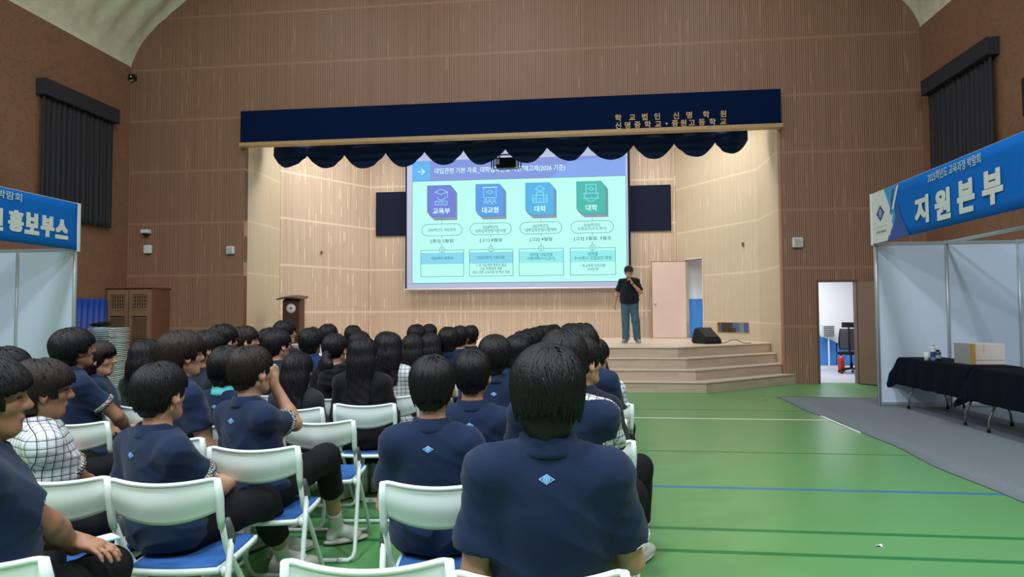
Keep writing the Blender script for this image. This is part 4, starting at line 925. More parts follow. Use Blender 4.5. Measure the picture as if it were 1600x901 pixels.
def hair_mesh(kind, seed, nl, h):
    F = hair_fields(kind); cut = hair_cut(kind); rng = np.random.default_rng(seed)
    amp = {'wavy': .0055, 'bushy': .006, 'full': .003}.get(kind, .0016)
    def disp(X, Y, Z): return amp*(np.sin(X*63+seed+2*np.sin(Z*41))*np.sin(Y*57+2*np.sin(X*37+seed))+.5*np.sin(Z*90+X*70+seed))+.0009*np.sin(np.arctan2(X, Y+.04+0*X)*70)
    def post(G, X, Y, Z): return np.maximum(G, cut(X, Y, Z)+.004-.003*np.sin(X*300+seed))
    v, q = surface([(f, k) for f, k in F], h, post, disp)
    def sd(p):
        d = None
        for f, k in F:
            e = f(p[:, 0], p[:, 1], p[:, 2]); d = e if d is None else smin(d, e, k)
        return d
    def grad(p):
        e = 1e-3; g = np.stack([sd(p+e*np.eye(3)[i])-sd(p-e*np.eye(3)[i]) for i in range(3)], 1); return g/(np.linalg.norm(g, axis=1)[:, None]+1e-9)
    crown = V(.012*math.sin(seed), -.050, .115)
    az = rng.uniform(0, 2*PI, nl); el = np.sqrt(rng.uniform(0.002, 1, nl))*1.55; dirs = np.stack([np.sin(el)*np.sin(az), np.sin(el)*np.cos(az), np.cos(el)], 1)
    p = V(0, -.03, .03)+dirs*.10
    for _ in range(3): p = p-grad(p)*sd(p)[:, None]
    seg = 9; step = rng.uniform(.008, .0125, nl)*(2.2 if kind in ('long', 'longer') else 1.0); pts = [p]; nrmz = [grad(p)]; alive = np.ones(nl); al = [alive.copy()]
    over = rng.uniform(.0, .010, nl); swirl = rng.normal(0, .20, nl); wv = rng.uniform(0, 6, nl); lift = rng.uniform(.0008, .0046, nl)
    for i in range(seg):
        g = grad(p); away = p-crown; away[:, 2] -= .045+.02*i*0; away[:, 2] = np.minimum(away[:, 2], away[:, 2]*1.0); t = away/(np.linalg.norm(away, axis=1)[:, None]+1e-9)
        t = t+V(0, 0, -.55); sd_ = np.cross(g, t); t = t+sd_*(swirl+(.28*np.sin(wv+i*.9) if kind in ('wavy', 'bushy') else 0))[:, None]
        t = t-g*(t*g).sum(1)[:, None]; t /= (np.linalg.norm(t, axis=1)[:, None]+1e-9)
        cval = cut(p[:, 0], p[:, 1], p[:, 2]); alive = alive*(cval < over)
        p = p+t*(step*alive)[:, None]; dd = sd(p); p = p-grad(p)*((dd-lift-amp*.4-.0015*(i/seg))*1.0)[:, None]*alive[:, None]
        pts.append(p.copy()); nrmz.append(grad(p)); al.append(alive.copy())
    ok = cut(pts[0][:, 0], pts[0][:, 1], pts[0][:, 2]) < -.001
    P = np.stack(pts, 1)[ok]; Nn = np.stack(nrmz, 1)[ok]; n = len(P); k = seg+1
    T = np.gradient(P, axis=1); T /= (np.linalg.norm(T, axis=2)[:, :, None]+1e-7); Sd = np.cross(T, Nn); Sd /= (np.linalg.norm(Sd, axis=2)[:, :, None]+1e-7)
    w = rng.uniform(.0026, .0062, n)[:, None]*np.sin(np.linspace(.35, PI*.985, k))[None, :]**.75; w = w[:, :, None]
    if h > .006: w = w*1.5
    R4 = np.stack([P-Sd*w-Nn*.0012, P+Nn*(.0012+w*.30), P+Sd*w-Nn*.0012, P-Nn*.002], 2).reshape(-1, 3)
    b = (np.arange(n)[:, None]*k+np.arange(k-1)[None, :]).reshape(-1)*4
    qq = np.concatenate([np.stack([b+j, b+(j+1) % 4, b+4+(j+1) % 4, b+4+j], 1) for j in range(3)])
    V2 = np.concatenate([v, R4]); Q2 = np.concatenate([q, (qq+len(v))[:, ::-1]])
    return V2, Q2
_hair = {}
def hair_object(kind, seed, near, parent, R, Hc, m='hair'):
    key = (kind, seed, near, m)
    if key not in _hair:
        v, q = hair_mesh(kind, seed, 1500 if near else 420, .0035 if near else .007)
        o = np_mesh('hair', v, q, M[m], parent); _hair[key] = o.data
    else:
        o = bpy.data.objects.new('hair', _hair[key]); C.objects.link(o); o.parent = parent
    Mx = np.eye(4); Mx[:3, :3] = R; Mx[:3, 3] = Hc; o.matrix_local = Matrix(Mx.tolist()); return o

# ------------------------------------------------------------------ hands: palm, four fingers, thumb
def hand_prims(w, fdir, pn, thumb, curl=.5, s=1.0, spread=.10, tcurl=.4):
    """w wrist point, fdir finger direction, pn palm normal (the way fingers curl), thumb: direction of the thumb side"""
    f, n = nrm(fdir), nrm(pn); n = nrm(n-f*np.dot(n, f)); t = nrm(np.cross(f, n)); t = t if np.dot(t, thumb) > 0 else -t
    out = [(rc(w, w+f*.03*s, .024*s, .026*s), .02)]
    R = np.stack([t, f, n], 1); out.append((ell(w+f*.052*s, (.040*s, .048*s, .0155*s), R), .015))
    for i, (o, L, r) in enumerate(((.028, .072, .0088), (.010, .080, .0090), (-.010, .074, .0086), (-.028, .058, .0078))):
        b = w+(f*(.085-.004*abs(i-1))+t*o)*s; a = 0.0; d0 = nrm(f+t*spread*(o/.03)); p = b-d0*.012*s
        for j, (fr, cu) in enumerate(((.46, .75), (.30, 1.15), (.24, .8))):
            a += curl*cu; d = d0*math.cos(a)+n*math.sin(a); q = p+d*(L*fr*s+(.012*s if j == 0 else 0)); out.append((rc(p, q, r*s*(1-.07*j), r*s*(.95-.08*j)), .0035)); p = q
    p = w+(f*.022+t*.026+n*.006)*s; d = nrm(t*.75+f*.65+n*.25)
    for j, (L, r) in enumerate(((.038, .0125), (.032, .0100), (.026, .0088))):
        q = p+d*L*s; out.append((rc(p, q, r*s, r*s*.88), .006)); p = q; d = nrm(d+n*tcurl*.7-t*tcurl*.5+f*tcurl*.3)
    return out

# ------------------------------------------------------------------ people
EMB = None
def bvh_of(v, q): return BVHTree.FromPolygons(v.tolist(), q.tolist())
def stick_on(name, bvh, org, dirn, up, shapes, mats, parent, off=.0022, n=8):
    """lay flat shapes (polygons in metres) on a surface found by rays along dirn"""
    dirn, up = nrm(dirn), nrm(up); rt = nrm(np.cross(dirn, up)); mb = MB()
    for poly, m, e in shapes:
        c = np.mean(poly, 0); rows = []
        for k in range(n+1):
            rows.append([c+(V(*p)-c)*(k/n) for p in poly])
        vs = []
        for row in rows:
            for p in row:
                o = V(*org)+rt*p[0]+up*p[1]; hit = bvh.ray_cast(Vector(o-dirn*.3), Vector(dirn), .8)
                vs.append(np.array(hit[0])-dirn*(off+e) if hit[0] else o)
        K = len(poly); fs = [(i*K+j, i*K+(j+1) % K, (i+1)*K+(j+1) % K, (i+1)*K+j) for i in range(n) for j in range(K)]
        mb.add(vs, fs, m, True)
    return mb.build(name, mats, parent)
def diamond(w, h): 
    P = [(-w, 0), (0, -h), (w, 0), (0, h)]; out = []
    for a, b in zip(P, P[1:]+P[:1]): out += [(a[0]+(b[0]-a[0])*k/4, a[1]+(b[1]-a[1])*k/4) for k in range(4)]
    return out
def circ(r, n=16): return [(r*math.cos(2*PI*i/n), r*math.sin(2*PI*i/n)) for i in range(n)]
def build_person(root, J, Hr, style, near, rng):
    """J: joints in person space; Hr: head rotation matrix; style: clothing"""
    h = {0: .0052, 1: .0075, 2: .0095}[near]; hc = {0: .0075, 1: .0095, 2: .0125}[near]
    P, Nk, Hc = J['P'], J['N'], J['H']; sp = nrm(Nk-P); L = np.linalg.norm(Nk-P); lat = J['lat']; fw = nrm(np.cross(V(0, 0, 1), lat))
    Rt = np.stack([lat, nrm(np.cross(sp, lat)), sp], 1); wd = style.get('width', 1.0); girl = style.get('girl')
    hd = lambda *p: Hc+Hr@V(*p)
    def torso(g):
        return [(ell(P+V(0, .005, .0), (.155*wd+g, .108+g, .105+g), Rt), .05), (ell(P+sp*.42*L, (.135*wd+g, .098+g, .17*L/.45+g), Rt), .06),
                (ell(P+sp*.70*L, (.143*wd+g, .096+g, .150+g), Rt), .06), (rc(J['S'][0]+lat*.01, J['S'][1]-lat*.01, .042+g, .042+g), .045),
                (rc(Nk-sp*.012, J['S'][0]+sp*.012, .048+g, .034+g), .035), (rc(Nk-sp*.012, J['S'][1]+sp*.012, .048+g, .034+g), .035)]
    B = torso(-.006)
    B += [(rc(Nk-sp*.03, hd(0, -.020, -.05), .054, .050), .03)]
    B += [(ell(hd(0, -.012, .030), (.075, .094, .085), Hr), .02), (ell(hd(0, .018, -.034), (.056, .064, .078), Hr), .03), (rc(hd(-.018, .058, -.086), hd(.018, .058, -.086), .016, .016), .025),
          (rc(hd(.056, -.004, -.055), hd(.020, .054, -.088), .014, .014), .03), (rc(hd(-.056, -.004, -.055), hd(-.020, .054, -.088), .014, .014), .03),
          (rc(hd(0, .080, .016), hd(0, .098, -.020), .0065, .0115), .010), (rc(hd(-.011, .087, -.024), hd(.011, .087, -.024), .0085, .0085), .008),
          (rc(hd(-.032, .074, .030), hd(.032, .074, .030), .011, .011), .014), (rc(hd(-.016, .079, -.054), hd(.016, .079, -.054), .0080, .0080), .008),
          (rc(hd(.040, .052, -.018), hd(.046, .040, -.020), .018, .02), .02), (rc(hd(-.040, .052, -.018), hd(-.046, .040, -.020), .018, .02), .02),
          (ell(hd(.030, .093, .010), (.014, .012, .010), Hr), .008, -1), (ell(hd(-.030, .093, .010), (.014, .012, .010), Hr), .008, -1), (rc(hd(-.018, .0925, -.0545), hd(.018, .0925, -.0545), .0025, .0025), .003, -1)]
    for s in (-1, 1):
        Re = Hr@rotz(-s*.45)@rotx(.15)
        B += [(ell(hd(s*.083, -.004, -.008), (.0095, .020, .034), Re), .006), (ell(hd(s*.0925, .002, -.004), (.006, .010, .018), Re), .004, -1), (rc(hd(s*.078, .004, -.036), hd(s*.079, .0, -.030), .008, .008), .006)]
    for i, s in enumerate((-1, 1)):
        S_, E_, W_ = J['S'][i], J['E'][i], J['W'][i]; ad = nrm(E_-S_); fd = nrm(W_-E_)
        B += [(rc(S_, E_, .045, .037), .015), (rc(E_, E_+(W_-E_)*.3, .0365, .038), .012), (rc(E_+(W_-E_)*.25, W_, .038, .0245), .015)]
        hv = J['hand'][i]; B += [(f, k) for f, k in hand_prims(W_, hv[0], hv[1], hv[2], hv[3])]
        K_, A_ = J['K'][i], J['A'][i]; B += [(rc(J['hip'][i], K_, .074, .052), .03), (rc(K_, K_+(A_-K_)*.35, .050, .050), .02), (rc(K_+(A_-K_)*.3, A_, .049, .033), .02), (rc(A_, A_+J['toe'][i]*.10+V(0, 0, -.035), .034, .028), .02), (rc(A_+J['toe'][i]*.10+V(0, 0, -.035), A_+J['toe'][i]*.135+V(0, 0, -.045), .026, .020), .02), (rc(A_-J['toe'][i]*.02, A_-J['toe'][i]*.035+V(0, 0, -.04), .03, .028), .02)]
    v, q = surface(B, h)
    c = v[q].mean(1); loc = (c-Hc)@Hr; mi = np.zeros(len(q), int); fr = (loc[:, 1] > .058) & (loc[:, 1] < .110); ax = np.abs(loc[:, 0])
    mi[fr & (np.abs(loc[:, 2]-.030-.10*(.03-ax)) < .0042) & (ax > .014) & (ax < .046)] = 1
    mi[fr & (np.abs(loc[:, 2]-.008) < .0042) & (ax > .019) & (ax < .041)] = 1
    mi[fr & (np.abs(loc[:, 2]+.0545) < .0065) & (ax < .022) & (loc[:, 1] > .076)] = 2
    np_mesh('body', v, q, [M[style.get('skin', 'skin')], M['brow'], M['lip']], root, mi)
    # --- shirt
    g = .016; fr_ = style.get('sleeve', .62); Sh = torso(g)
    sl = style.get('slim', 1.0); hem = style.get('hem', .455); sd = rng.uniform(0, 6)
    if style.get('standing'): Sh += [(ell(P+V(0, .0, .04), (.165*wd+g, .140+g, .34)), .04)]
    else: Sh += [(ell(P+V(0, -.005, -.01), (.155*wd+g, .112+g, .10+g), Rt), .05)]
    cuffs = []
    for i in (0, 1):
        S_, E_ = J['S'][i], J['E'][i]; ad = nrm(E_-S_)
        if fr_ <= 1: ce = S_+(E_-S_)*fr_; Sh.append((capped(rc(S_-ad*.0, ce+ad*.03, .051*sl, .061*sl), ce, ad), .045)); cuffs.append((ce, ad, .0595*sl))
        else:
            W_ = J['W'][i]; fd = nrm(W_-E_); cw = E_+(W_-E_)*.93; Sh += [(rc(S_, E_, .060, .053), .03), (capped(rc(E_, cw+fd*.03, .053, .041), cw, fd), .025)]; cuffs.append((cw, fd, .042))
    fa = style.get('fold', 1.0)*.0085
    def disp(X, Y, Z):
        zz = (Z-P[2])/L; s1 = X*lat[0]+Y*lat[1]
        lowr = np.clip(1.1-zz, .15, 1.0)
        rg = lambda q: (1-np.abs(np.sin(q)))**1.2
        a = rg(zz*13-24*np.abs(s1)+1.1*np.sin(s1*15+sd+zz*3)+sd)*np.clip(np.sin(zz*5+s1*9+sd*2)*.7+.6, 0, 1)*lowr
        b = rg(zz*17+s1*19+1.2*np.sin(s1*13+sd*2+zz*4))*np.clip(np.sin(s1*14+zz*4+sd)*.8+.1, 0, 1)*lowr
        arm = np.clip((np.abs(s1)-.15)/.05, 0, 1)*.45*rg(Z*55+s1*25+sd+1.2*np.sin(Y*30))
        return -fa*(1.5*a+1.2*b+arm)+.25*fa*np.sin(zz*9+s1*12+sd)
    nup = nrm(hd(0, -.02, -.05)-Nk)
    def post(G, X, Y, Z):
        d = np.maximum(G, (hem+.006*np.sin(X*20+sd))-Z)
        dn = (X-Nk[0])*nup[0]+(Y-Nk[1])*nup[1]+(Z-Nk[2])*nup[2]-.020
        return np.maximum(d, dn)
    v, q = surface(Sh, hc, post, disp); shirt_m = style['shirt']; mats = [M[shirt_m]]; mi = np.zeros(len(q), int)
    if style.get('yoke'):
        c = v[q].mean(1); mats.append(M['plaid']); la = c@lat-(P@lat); w = (c-Nk)@fw
        mi[(((c-P)@sp > L*.62) & (la > .055) & (w > -.055+.35*(la-.1)))] = 1
    so = np_mesh(style.get('garment', 'polo_shirt'), v, q, mats, root, mi if len(mats) > 1 else None); bv = bvh_of(v, q)
    if style.get('collar', True) and style.get('garment') != 'hooded_jacket':
        mb = MB(); prof = [(.060, -.018), (.058, .012), (.060, .022), (.064, .026), (.069, .021), (.080, -.008), (.083, -.018), (.080, -.020)]
        up = nrm(nup*.7+sp*.3); ex = nrm(lat-up*np.dot(lat, up)); ey = np.cross(up, ex); nn = 40; vs = []
        gap = style.get('open', .30)
        for r, z in prof:
            for j in range(nn+1):
                a = PI/2+gap+(2*PI-2*gap)*j/nn; lowf = -.030*max(0, math.sin(a))
                vs.append(Nk+up*(.014+z*1.1+lowf)+ex*r*1.06*math.cos(a)+ey*r*1.0*math.sin(a))
        k = len(prof); mb.add(vs, [(i*(nn+1)+j, i*(nn+1)+j+1, (i+1)*(nn+1)+j+1, (i+1)*(nn+1)+j) for i in range(k-1) for j in range(nn)], 0, True)
        mb.build('collar', M[style.get('collar_mat', shirt_m)], so, solid=.004)
    if style.get('tie_band'):
        mb = MB(); up = nrm(nup*.6+sp*.4); ex = nrm(lat-up*np.dot(lat, up)); ey = np.cross(up, ex)
        mb.tube([Nk+up*(-.004-.03*max(0, math.sin(a)))+ex*.088*math.cos(a)+ey*.084*math.sin(a) for a in [2*PI*j/28 for j in range(28)]], .0065, n=6, closed=True); mb.build('collar_band', M['navy_dark'], so)
    if style.get('garment') == 'hooded_jacket':
        Hd = [(rc(Nk+V(-.09, -.035, .0), Nk+V(0, -.085, -.03), .036, .046), .03), (rc(Nk+V(0, -.085, -.03), Nk+V(.09, -.035, .0), .046, .036), .03), (ell(Nk+V(0, -.105, -.085), (.085, .035, .075)), .03), (rc(Nk+V(-.09, -.03, .0), Nk+V(-.045, .075, -.03), .034, .024), .02), (rc(Nk+V(.09, -.03, .0), Nk+V(.045, .075, -.03), .034, .024), .02)]
        v2, q2 = surface(Hd, .008, None, lambda X, Y, Z: .004*np.sin(Z*120+X*20)); np_mesh('hood', v2, q2, M[shirt_m], so)
    if style.get('cuff'):
        for i, (ce, ad, r) in enumerate(cuffs):
            if i == 0 and near == 2: continue
            mb = MB(); e1 = nrm(np.cross(ad, V(.3, .9, .1))); e2 = np.cross(ad, e1); w = style.get('cuff_w', .016)
            vs = []; nn = 28
            thn = .35 if w < .008 else 1.0
            for rr_, tt in ((r-.006, -w), (r+.0085*thn, -w), (r+.0105*thn, 0), (r+.004*thn, .005*thn), (r-.008, .003*thn)):
                for j in range(nn): vs.append(ce+ad*tt+(e1*math.cos(2*PI*j/nn)+e2*math.sin(2*PI*j/nn))*rr_)
            mb.add(vs, [(a*nn+j, a*nn+(j+1) % nn, (a+1)*nn+(j+1) % nn, (a+1)*nn+j) for a in range(4) for j in range(nn)], 0, True); mb.build('sleeve_cuff', M[style['cuff']], so)
    if style.get('emblem'):
        o = Nk-sp*style.get('emb_drop', .075)-fw*.02; bk = fw
        dw = style.get('emb', .020)
        stick_on('back_emblem', bv, o, bk, sp, [(diamond(dw, dw*.62), 0, 0), (diamond(dw*.85, dw*.52), 1, .0004), (circ(dw*.40), 0, .0008), (circ(dw*.27), 1, .0012), ([(-.0025, -.004), (.0025, -.004), (.0025, .004), (-.0025, .004)], 0, .0016)],
                 [M['emb_light'], M['emb_blue']], so, n=4)
    # --- trousers, socks, shoes
    tm = style.get('trousers', 'trouser_black'); tl = style.get('leg', .68); g = style.get('loose', .017); Tr = [(ell(P+V(0, .005, -.01), (.155+g, .108+g, .10+g), Rt), .05)]
    for i in (0, 1):
        K_, A_, H_ = J['K'][i], J['A'][i], J['hip'][i]; cal = K_+(A_-K_)*tl; cd = nrm(A_-K_)
        Tr += [(rc(H_, K_, .078+g, .056+g), .04), (capped(rc(K_, cal+cd*.02, .058+g, .047+g), cal, cd), .025)]
    sd2 = rng.uniform(0, 6)
    def pp(G, X, Y, Z):
        return np.maximum(G, Z-style['waist']) if style.get('waist') else G
    v, q = surface(Tr, hc, pp, lambda X, Y, Z: -.0042*(1-np.abs(np.sin(Z*24+X*14+sd2+1.5*np.sin(Y*15+X*9))))*np.clip(np.sin(X*17+Y*21+sd2)+.3, 0, 1)-.0028*(1-np.abs(np.sin(Y*26+Z*12-X*20+sd2)))); np_mesh('trousers', v, q, M[tm], root)
    for i in (0, 1):
        A_, K_, t = J['A'][i], J['K'][i], J['toe'][i]; up = nrm(K_-A_)
        if style.get('sock', True):
            v, q = surface([(rc(A_+up*.18, A_, .043, .038), .02), (rc(A_, A_+t*.10+V(0, 0, -.035), .038, .033), .02), (rc(A_-t*.02, A_-t*.035+V(0, 0, -.04), .034, .032), .02)], .008, lambda G, X, Y, Z: np.maximum(G, (X-A_[0])*up[0]+(Y-A_[1])*up[1]+(Z-A_[2])*up[2]-.17)); sk_ = np_mesh('sock', v, q, M['sock'], root)
            if style.get('sock_mark') and i == 1:
                ds = style['sock_mark']; stick_on('sock_logo', bvh_of(v, q), A_+up*.085, V(*ds), up, [([(-.020, .004), (-.012, -.006), (.020, .012), (-.006, .000), (-.015, .003)], 0, 0)], [M['black']], sk_, off=.0015, n=4)
        fz = A_[2]-.085; b = V(A_[0], A_[1], fz); kind = style.get('shoe', 'sneaker'); sm = M[style.get('shoe_mat', 'shoe_white')]; ll = nrm(np.cross(t, V(0, 0, 1)))
        X_ = np.stack([ll, t, V(0, 0, 1)], 1)
        if kind == 'sandal':
            v, q = surface([(ell(b+t*.055+V(0, 0, .016), (.046, .140, .020), X_), .01)], .007, lambda G, X, Y, Z: np.maximum(G, fz+.002-Z)); s0 = np_mesh('sandal_sole', v, q, sm, root)
            v, q = surface([(ell(b+t*.095+V(0, 0, .030), (.049, .058, .043), X_), .01), (ell(b+t*.095+V(0, 0, .018), (.041, .070, .040), X_), .004, -1)], .005, lambda G, X, Y, Z: np.maximum(G, fz+.012-Z)); np_mesh('strap', v, q, sm, s0)
        else:
            v, q = surface([(ell(b+t*.06+V(0, 0, .032), (.043, .130, .038), X_), .02), (ell(b-t*.01+V(0, 0, .055), (.040, .062, .050), X_), .03), (ell(b+t*.14+V(0, 0, .024), (.040, .055, .030), X_), .02)], .008, lambda G, X, Y, Z: np.maximum(G, fz+.018-Z)); s0 = np_mesh('shoe', v, q, sm, root)
            v, q = surface([(ell(b+t*.058+V(0, 0, .012), (.050, .148, .024), X_), .01)], .008, lambda G, X, Y, Z: np.maximum(np.maximum(G, fz+.002-Z), Z-fz-.024)); np_mesh('sole', v, q, M['shoe_sole'], s0)
    return bv, so
_pi = [0]
def sitter(who, look, px, py, d, by=0, hy=0, hp=0, hroll=0, hair='short', seed=1, shirt='navy', lean=-.16, hz=0, dx=0, dy=0, chair=True, ch=None, spread=.13, **st):
    """px,py,d: top of the hair in the photo and its distance; by/hy body and head turn in degrees (negative = towards the right)"""
    _pi[0] += 1; rng = random.Random(_pi[0]*7+3); top = atd(px, py, d); B = rotz(math.radians(by)); Bi = B.T
    zt = float(top[2]); P = V(0, .035, .535); dv = nrm(V(0, lean, 1)); kk = .286 if hair == 'short' else .272
    Lr = (zt-kk-P[2])/dv[2]; Lr = max(.30, Lr); N = P+dv*Lr; fwd_h = st.pop('fwd', .022); H = N+V(0, fwd_h, kk-.130)
    org = V(top[0], top[1], 0)-B@V(H[0], H[1]-.01, 0); org[2] = 0
    a = math.radians(hy-by); Hr = rotz(a)@roty(math.radians(hroll))@rotx(math.radians(hp)); w = st.get('width', 1.0); girl = st.get('girl')
    tw = math.radians(st.pop('twist', 0)); lat = rotz(tw)@V(1, 0, 0); sw = (.132 if girl else .146)*w
    Sc = N+V(0, -.012, -.066); S = [Sc-lat*sw, Sc+lat*sw]
    el = st.pop('elbow', .198 if not girl else .175); E, Wr, hand = [], [], []
    VV = lambda h: (V(*h[0]), V(*h[1]), V(*h[2]), h[3])
    toL = lambda q: Bi@(atd(*q)-org)
    for i, s in enumerate((-1, 1)):
        e = V(s*el*w, N[1]+.055, S[i][2]-.262) if ('E%d' % i) not in st else toL(st.pop('E%d' % i))
        e = S[i]+nrm(e-S[i])*.275
        tgt = V(s*.055, .27, .655) if ('W%d' % i) not in st else toL(st.pop('W%d' % i)); wv = e+nrm(tgt-e)*.245
        if ('W%d' % i) and not ('hand%d' % i) in st and wv[2] < .635: wv[2] = .635
        E.append(e); Wr.append(wv); fd = nrm(wv-e)
        hand.append(VV(st.pop('hand%d' % i, (nrm(fd+V(-s*.5, .1, -.15)), V(0, .05, -1), V(-s*.3, 1, .2), .35))))
    hip = [V(-.088, .04, .525), V(.088, .04, .525)]; K, A, T = [], [], []
    for i, s in enumerate((-1, 1)):
        k = V(s*(spread+rng.uniform(-.02, .03)), .46, .525) if ('K%d' % i) not in st else toL(st.pop('K%d' % i)); k = hip[i]+nrm(k-hip[i])*.425; k[2] = max(k[2], .50)
        a_ = V(k[0]+rng.uniform(-.02, .02), k[1]+rng.uniform(-.10, .05), .092) if ('A%d' % i) not in st else toL(st.pop('A%d' % i)); a_[2] = .092
        K.append(k); A.append(a_); t = nrm(V(s*.15+(a_[0]-k[0])*.5, 1, 0)) if ('T%d' % i) not in st else nrm(V(*st.pop('T%d' % i))); T.append(t)
    J = dict(P=P, N=N, H=H, S=S, E=E, W=Wr, K=K, A=A, hip=hip, toe=T, hand=hand, lat=lat)
    near = st.pop('lod', 0 if d < 2.7 else 1 if d < 4.4 else 2); root = empty('person', tuple(org), math.radians(by), label='seated person '+look, cat='person', group='seated audience')
    sty = dict(shirt=shirt, **st); build_person(root, J, Hr, sty, near, rng)
    hair_object(hair, seed, near < 2, root, Hr, H, st.get('hair_mat', 'hair'))
    if chair:
        cx, cy = org[0]+dx, org[1]+dy
        if ch:      # the chair back seen at this column and distance
            q = atd(ch[0], 740, ch[1]); o_ = rotz(math.radians(6.3))@V(0, -.235, 0); cx, cy = q[0]-o_[0], q[1]-o_[1]
        put_chair(cx, cy, math.radians(6.3), 'white folding chair under the '+who)
    return root
# ------------------------------------------------------------------ the audience
NV = dict(shirt='navy', emblem=True)
# front row of the picture
sitter('student filling the middle of the foreground', 'seen from behind, largest of all, full black hair, navy polo with blue emblem', 855, 540, 1.74, ch=(840, 1.53), by=1, hy=3, hair='full', seed=3, width=1.12, cuff='sock', cuff_w=.002, dx=-.02, dy=.05, emb=.021, fold=1.0, sleeve=.70, emb_drop=.062, E0=(748, 838, 1.72), E1=(977, 838, 1.74), slim=1.08, **NV)
sitter('student cut by the left picture edge', 'cut by the left picture edge, tanned forearm on the lap, navy polo', -22, 558, 1.90, ch=(-46, 1.63), by=-38, hy=-52, hair='full', seed=4, width=1.08, cuff='cuff_plaid', cuff_w=.006, skin='skin_dark', dx=-.05, dy=-.02, E1=(84, 822, 1.98), W1=(126, 862, 2.20), hand1=((-.8, .6, -.15), (-.3, -.1, -1), (-.3, 1, .2), .35), K1=(205, 885, 2.42), K0=(60, 905, 2.35), **NV)
put_chair(*(lambda p: (p[0], p[1]))(atd(560, 870, 1.60)+np.array([0, .235, 0])), math.radians(6.3), 'empty white folding chair in front of the camera left of the largest student')
ph = empty('smartphone', tuple(atd(146, 846, 2.24)), math.radians(-30), label='pale blue smartphone held low by the student cut by the left picture edge', cat='phone')
mb = MB(); mb.box((-.036, -.075, -.004), (.036, .075, .004)); mb.build('case', M['emb_light'], ph, bevel=.003); mb = MB(); mb.box((-.033, -.070, .004), (.033, .070, .0052)); mb.build('display', M['white'], ph)
# second row
sitter('student with plaid sleeve cuff and clasped hands', 'with clasped hands and wide checked sleeve cuffs on a navy polo', 250, 566, 2.66, ch=(258, 2.40), by=-24, hy=-16, hair='short', seed=5, width=1.06, cuff='cuff_plaid', cuff_w=.030, dx=.03, emb=.021, E1=(350, 772, 2.76), W1=(362, 756, 2.98), E0=(192, 780, 2.72), W0=(345, 772, 2.97),
       hand1=((-.45, .25, .85), (-1, .1, -.3), (-.2, -.2, 1), .75), hand0=((.9, .3, .2), (.2, .4, .9), (0, .3, 1), .4), K1=(456, 770, 3.18), A1=(443, 850, 3.48), T1=(.5, 1, 0), leg=.56, sock_mark=(-.3, 1, 0), K0=(330, 800, 3.05), A0=(335, 880, 3.25), **NV)
sitter('student in the checked shirt at the left', 'in a white window check shirt with dark collar band, turned to the right', 66, 562, 2.68, ch=(88, 2.43), by=-34, hy=-48, hp=-4, hair='full', seed=6, shirt='plaid', garment='plaid_shirt', tie_band=True, cuff='cuff_plaid', cuff_w=.022, skin='skin_dark', hair_mat='hair_brown', dx=.05, collar=True, E1=(155, 775, 2.82), W1=(150, 800, 3.05))
sitter('student with a short nape left of the largest one', 'with neatly cut black hair, from behind, navy polo, left of the largest student', 676, 555, 2.60, ch=(686, 2.34), by=4, hy=2, hair='short', seed=7, width=1.02, dx=.07, emb=.022, emb_drop=.07, **NV)
sitter('student with the white plaid shoulder', 'with navy shirt and white plaid shoulder yoke, behind the largest student', 880, 516, 2.60, by=-8, hy=-8, hair='full', seed=8, yoke=True, emblem=False, collar_mat='plaid', shirt='navy', width=1.12, spread=.26, E1=(958, 712, 2.66), K1=(978, 775, 2.95), A1=(976, 860, 3.15))
# third row
sitter('student raising a fist to his face', 'with raised right fist near the cheek, navy polo with blue diamond emblem', 392, 540, 3.22, ch=(398, 2.97), by=-26, hy=-28, hair='short', seed=9, emb=.024, cuff='cuff_plaid', cuff_w=.010, lod=0, dx=-.02, hair_mat='hair_brown', E1=(446, 660, 3.28), W1=(431, 606, 3.36),
       hand1=((-.05, .1, 1), (-1, -.2, .1), (-.5, -1, .1), 1.0), K1=(532, 700, 3.70), A1=(527, 795, 3.92), T1=(.55, 1, 0), K0=(415, 745, 3.6), A0=(400, 800, 3.85), shoe='sandal', spread=.2, leg=.46, sock_mark=(.2, 1, 0), **NV)
sitter('student with visible ears behind the short nape', 'with protruding ears, from behind, navy polo, directly left of the largest head', 738, 546, 3.22, by=2, hy=0, hair='short', seed=10, emb=.022, lod=0, **NV)
sitter('student half hidden by the clasped hands student', 'with thick side hair looking right, plain navy shirt behind the clasped hands', 284, 517, 3.42, by=-32, hy=-42, hair='full', seed=11, hair_mat='hair_brown', shirt='navy', width=1.05)
sitter('student at the left edge behind the checked shirt', 'at the far left edge, only dark hair and shoulder showing behind the others', 10, 543, 3.35, by=-20, hy=-20, hair='wavy', seed=12, shirt='navy_dark')
sitter('student with the profile face behind the largest head', 'in profile facing right, tucked behind the largest head', 910, 527, 3.30, by=-20, hy=-58, hair='short', seed=13, shirt='navy_dark', dx=0)
sitter('student looking up beside the booth', 'with bushy black hair looking up, dark polo, next to the left booth panel', 116, 513, 3.92, ch=(113, 3.68), by=-26, hy=-34, hp=6, hair='bushy', seed=14, cuff='cuff_plaid', cuff_w=.020, skin='skin_dark', lod=0, width=1.06, E1=(172, 640, 3.9), **NV)
sitter('student with wavy hair and small emblem', 'with wavy black hair, navy polo with tiny emblem, left of the largest head', 773, 524, 3.95, by=4, hy=2, hair='wavy', seed=15, width=1.05, **NV)
sitter('student with broad right shoulder by the steps', 'in dark navy with broad right shoulder nearest the stage steps', 910, 508, 3.92, by=-14, hy=-24, hair='full', seed=16, width=1.10, shirt='navy', lod=1)
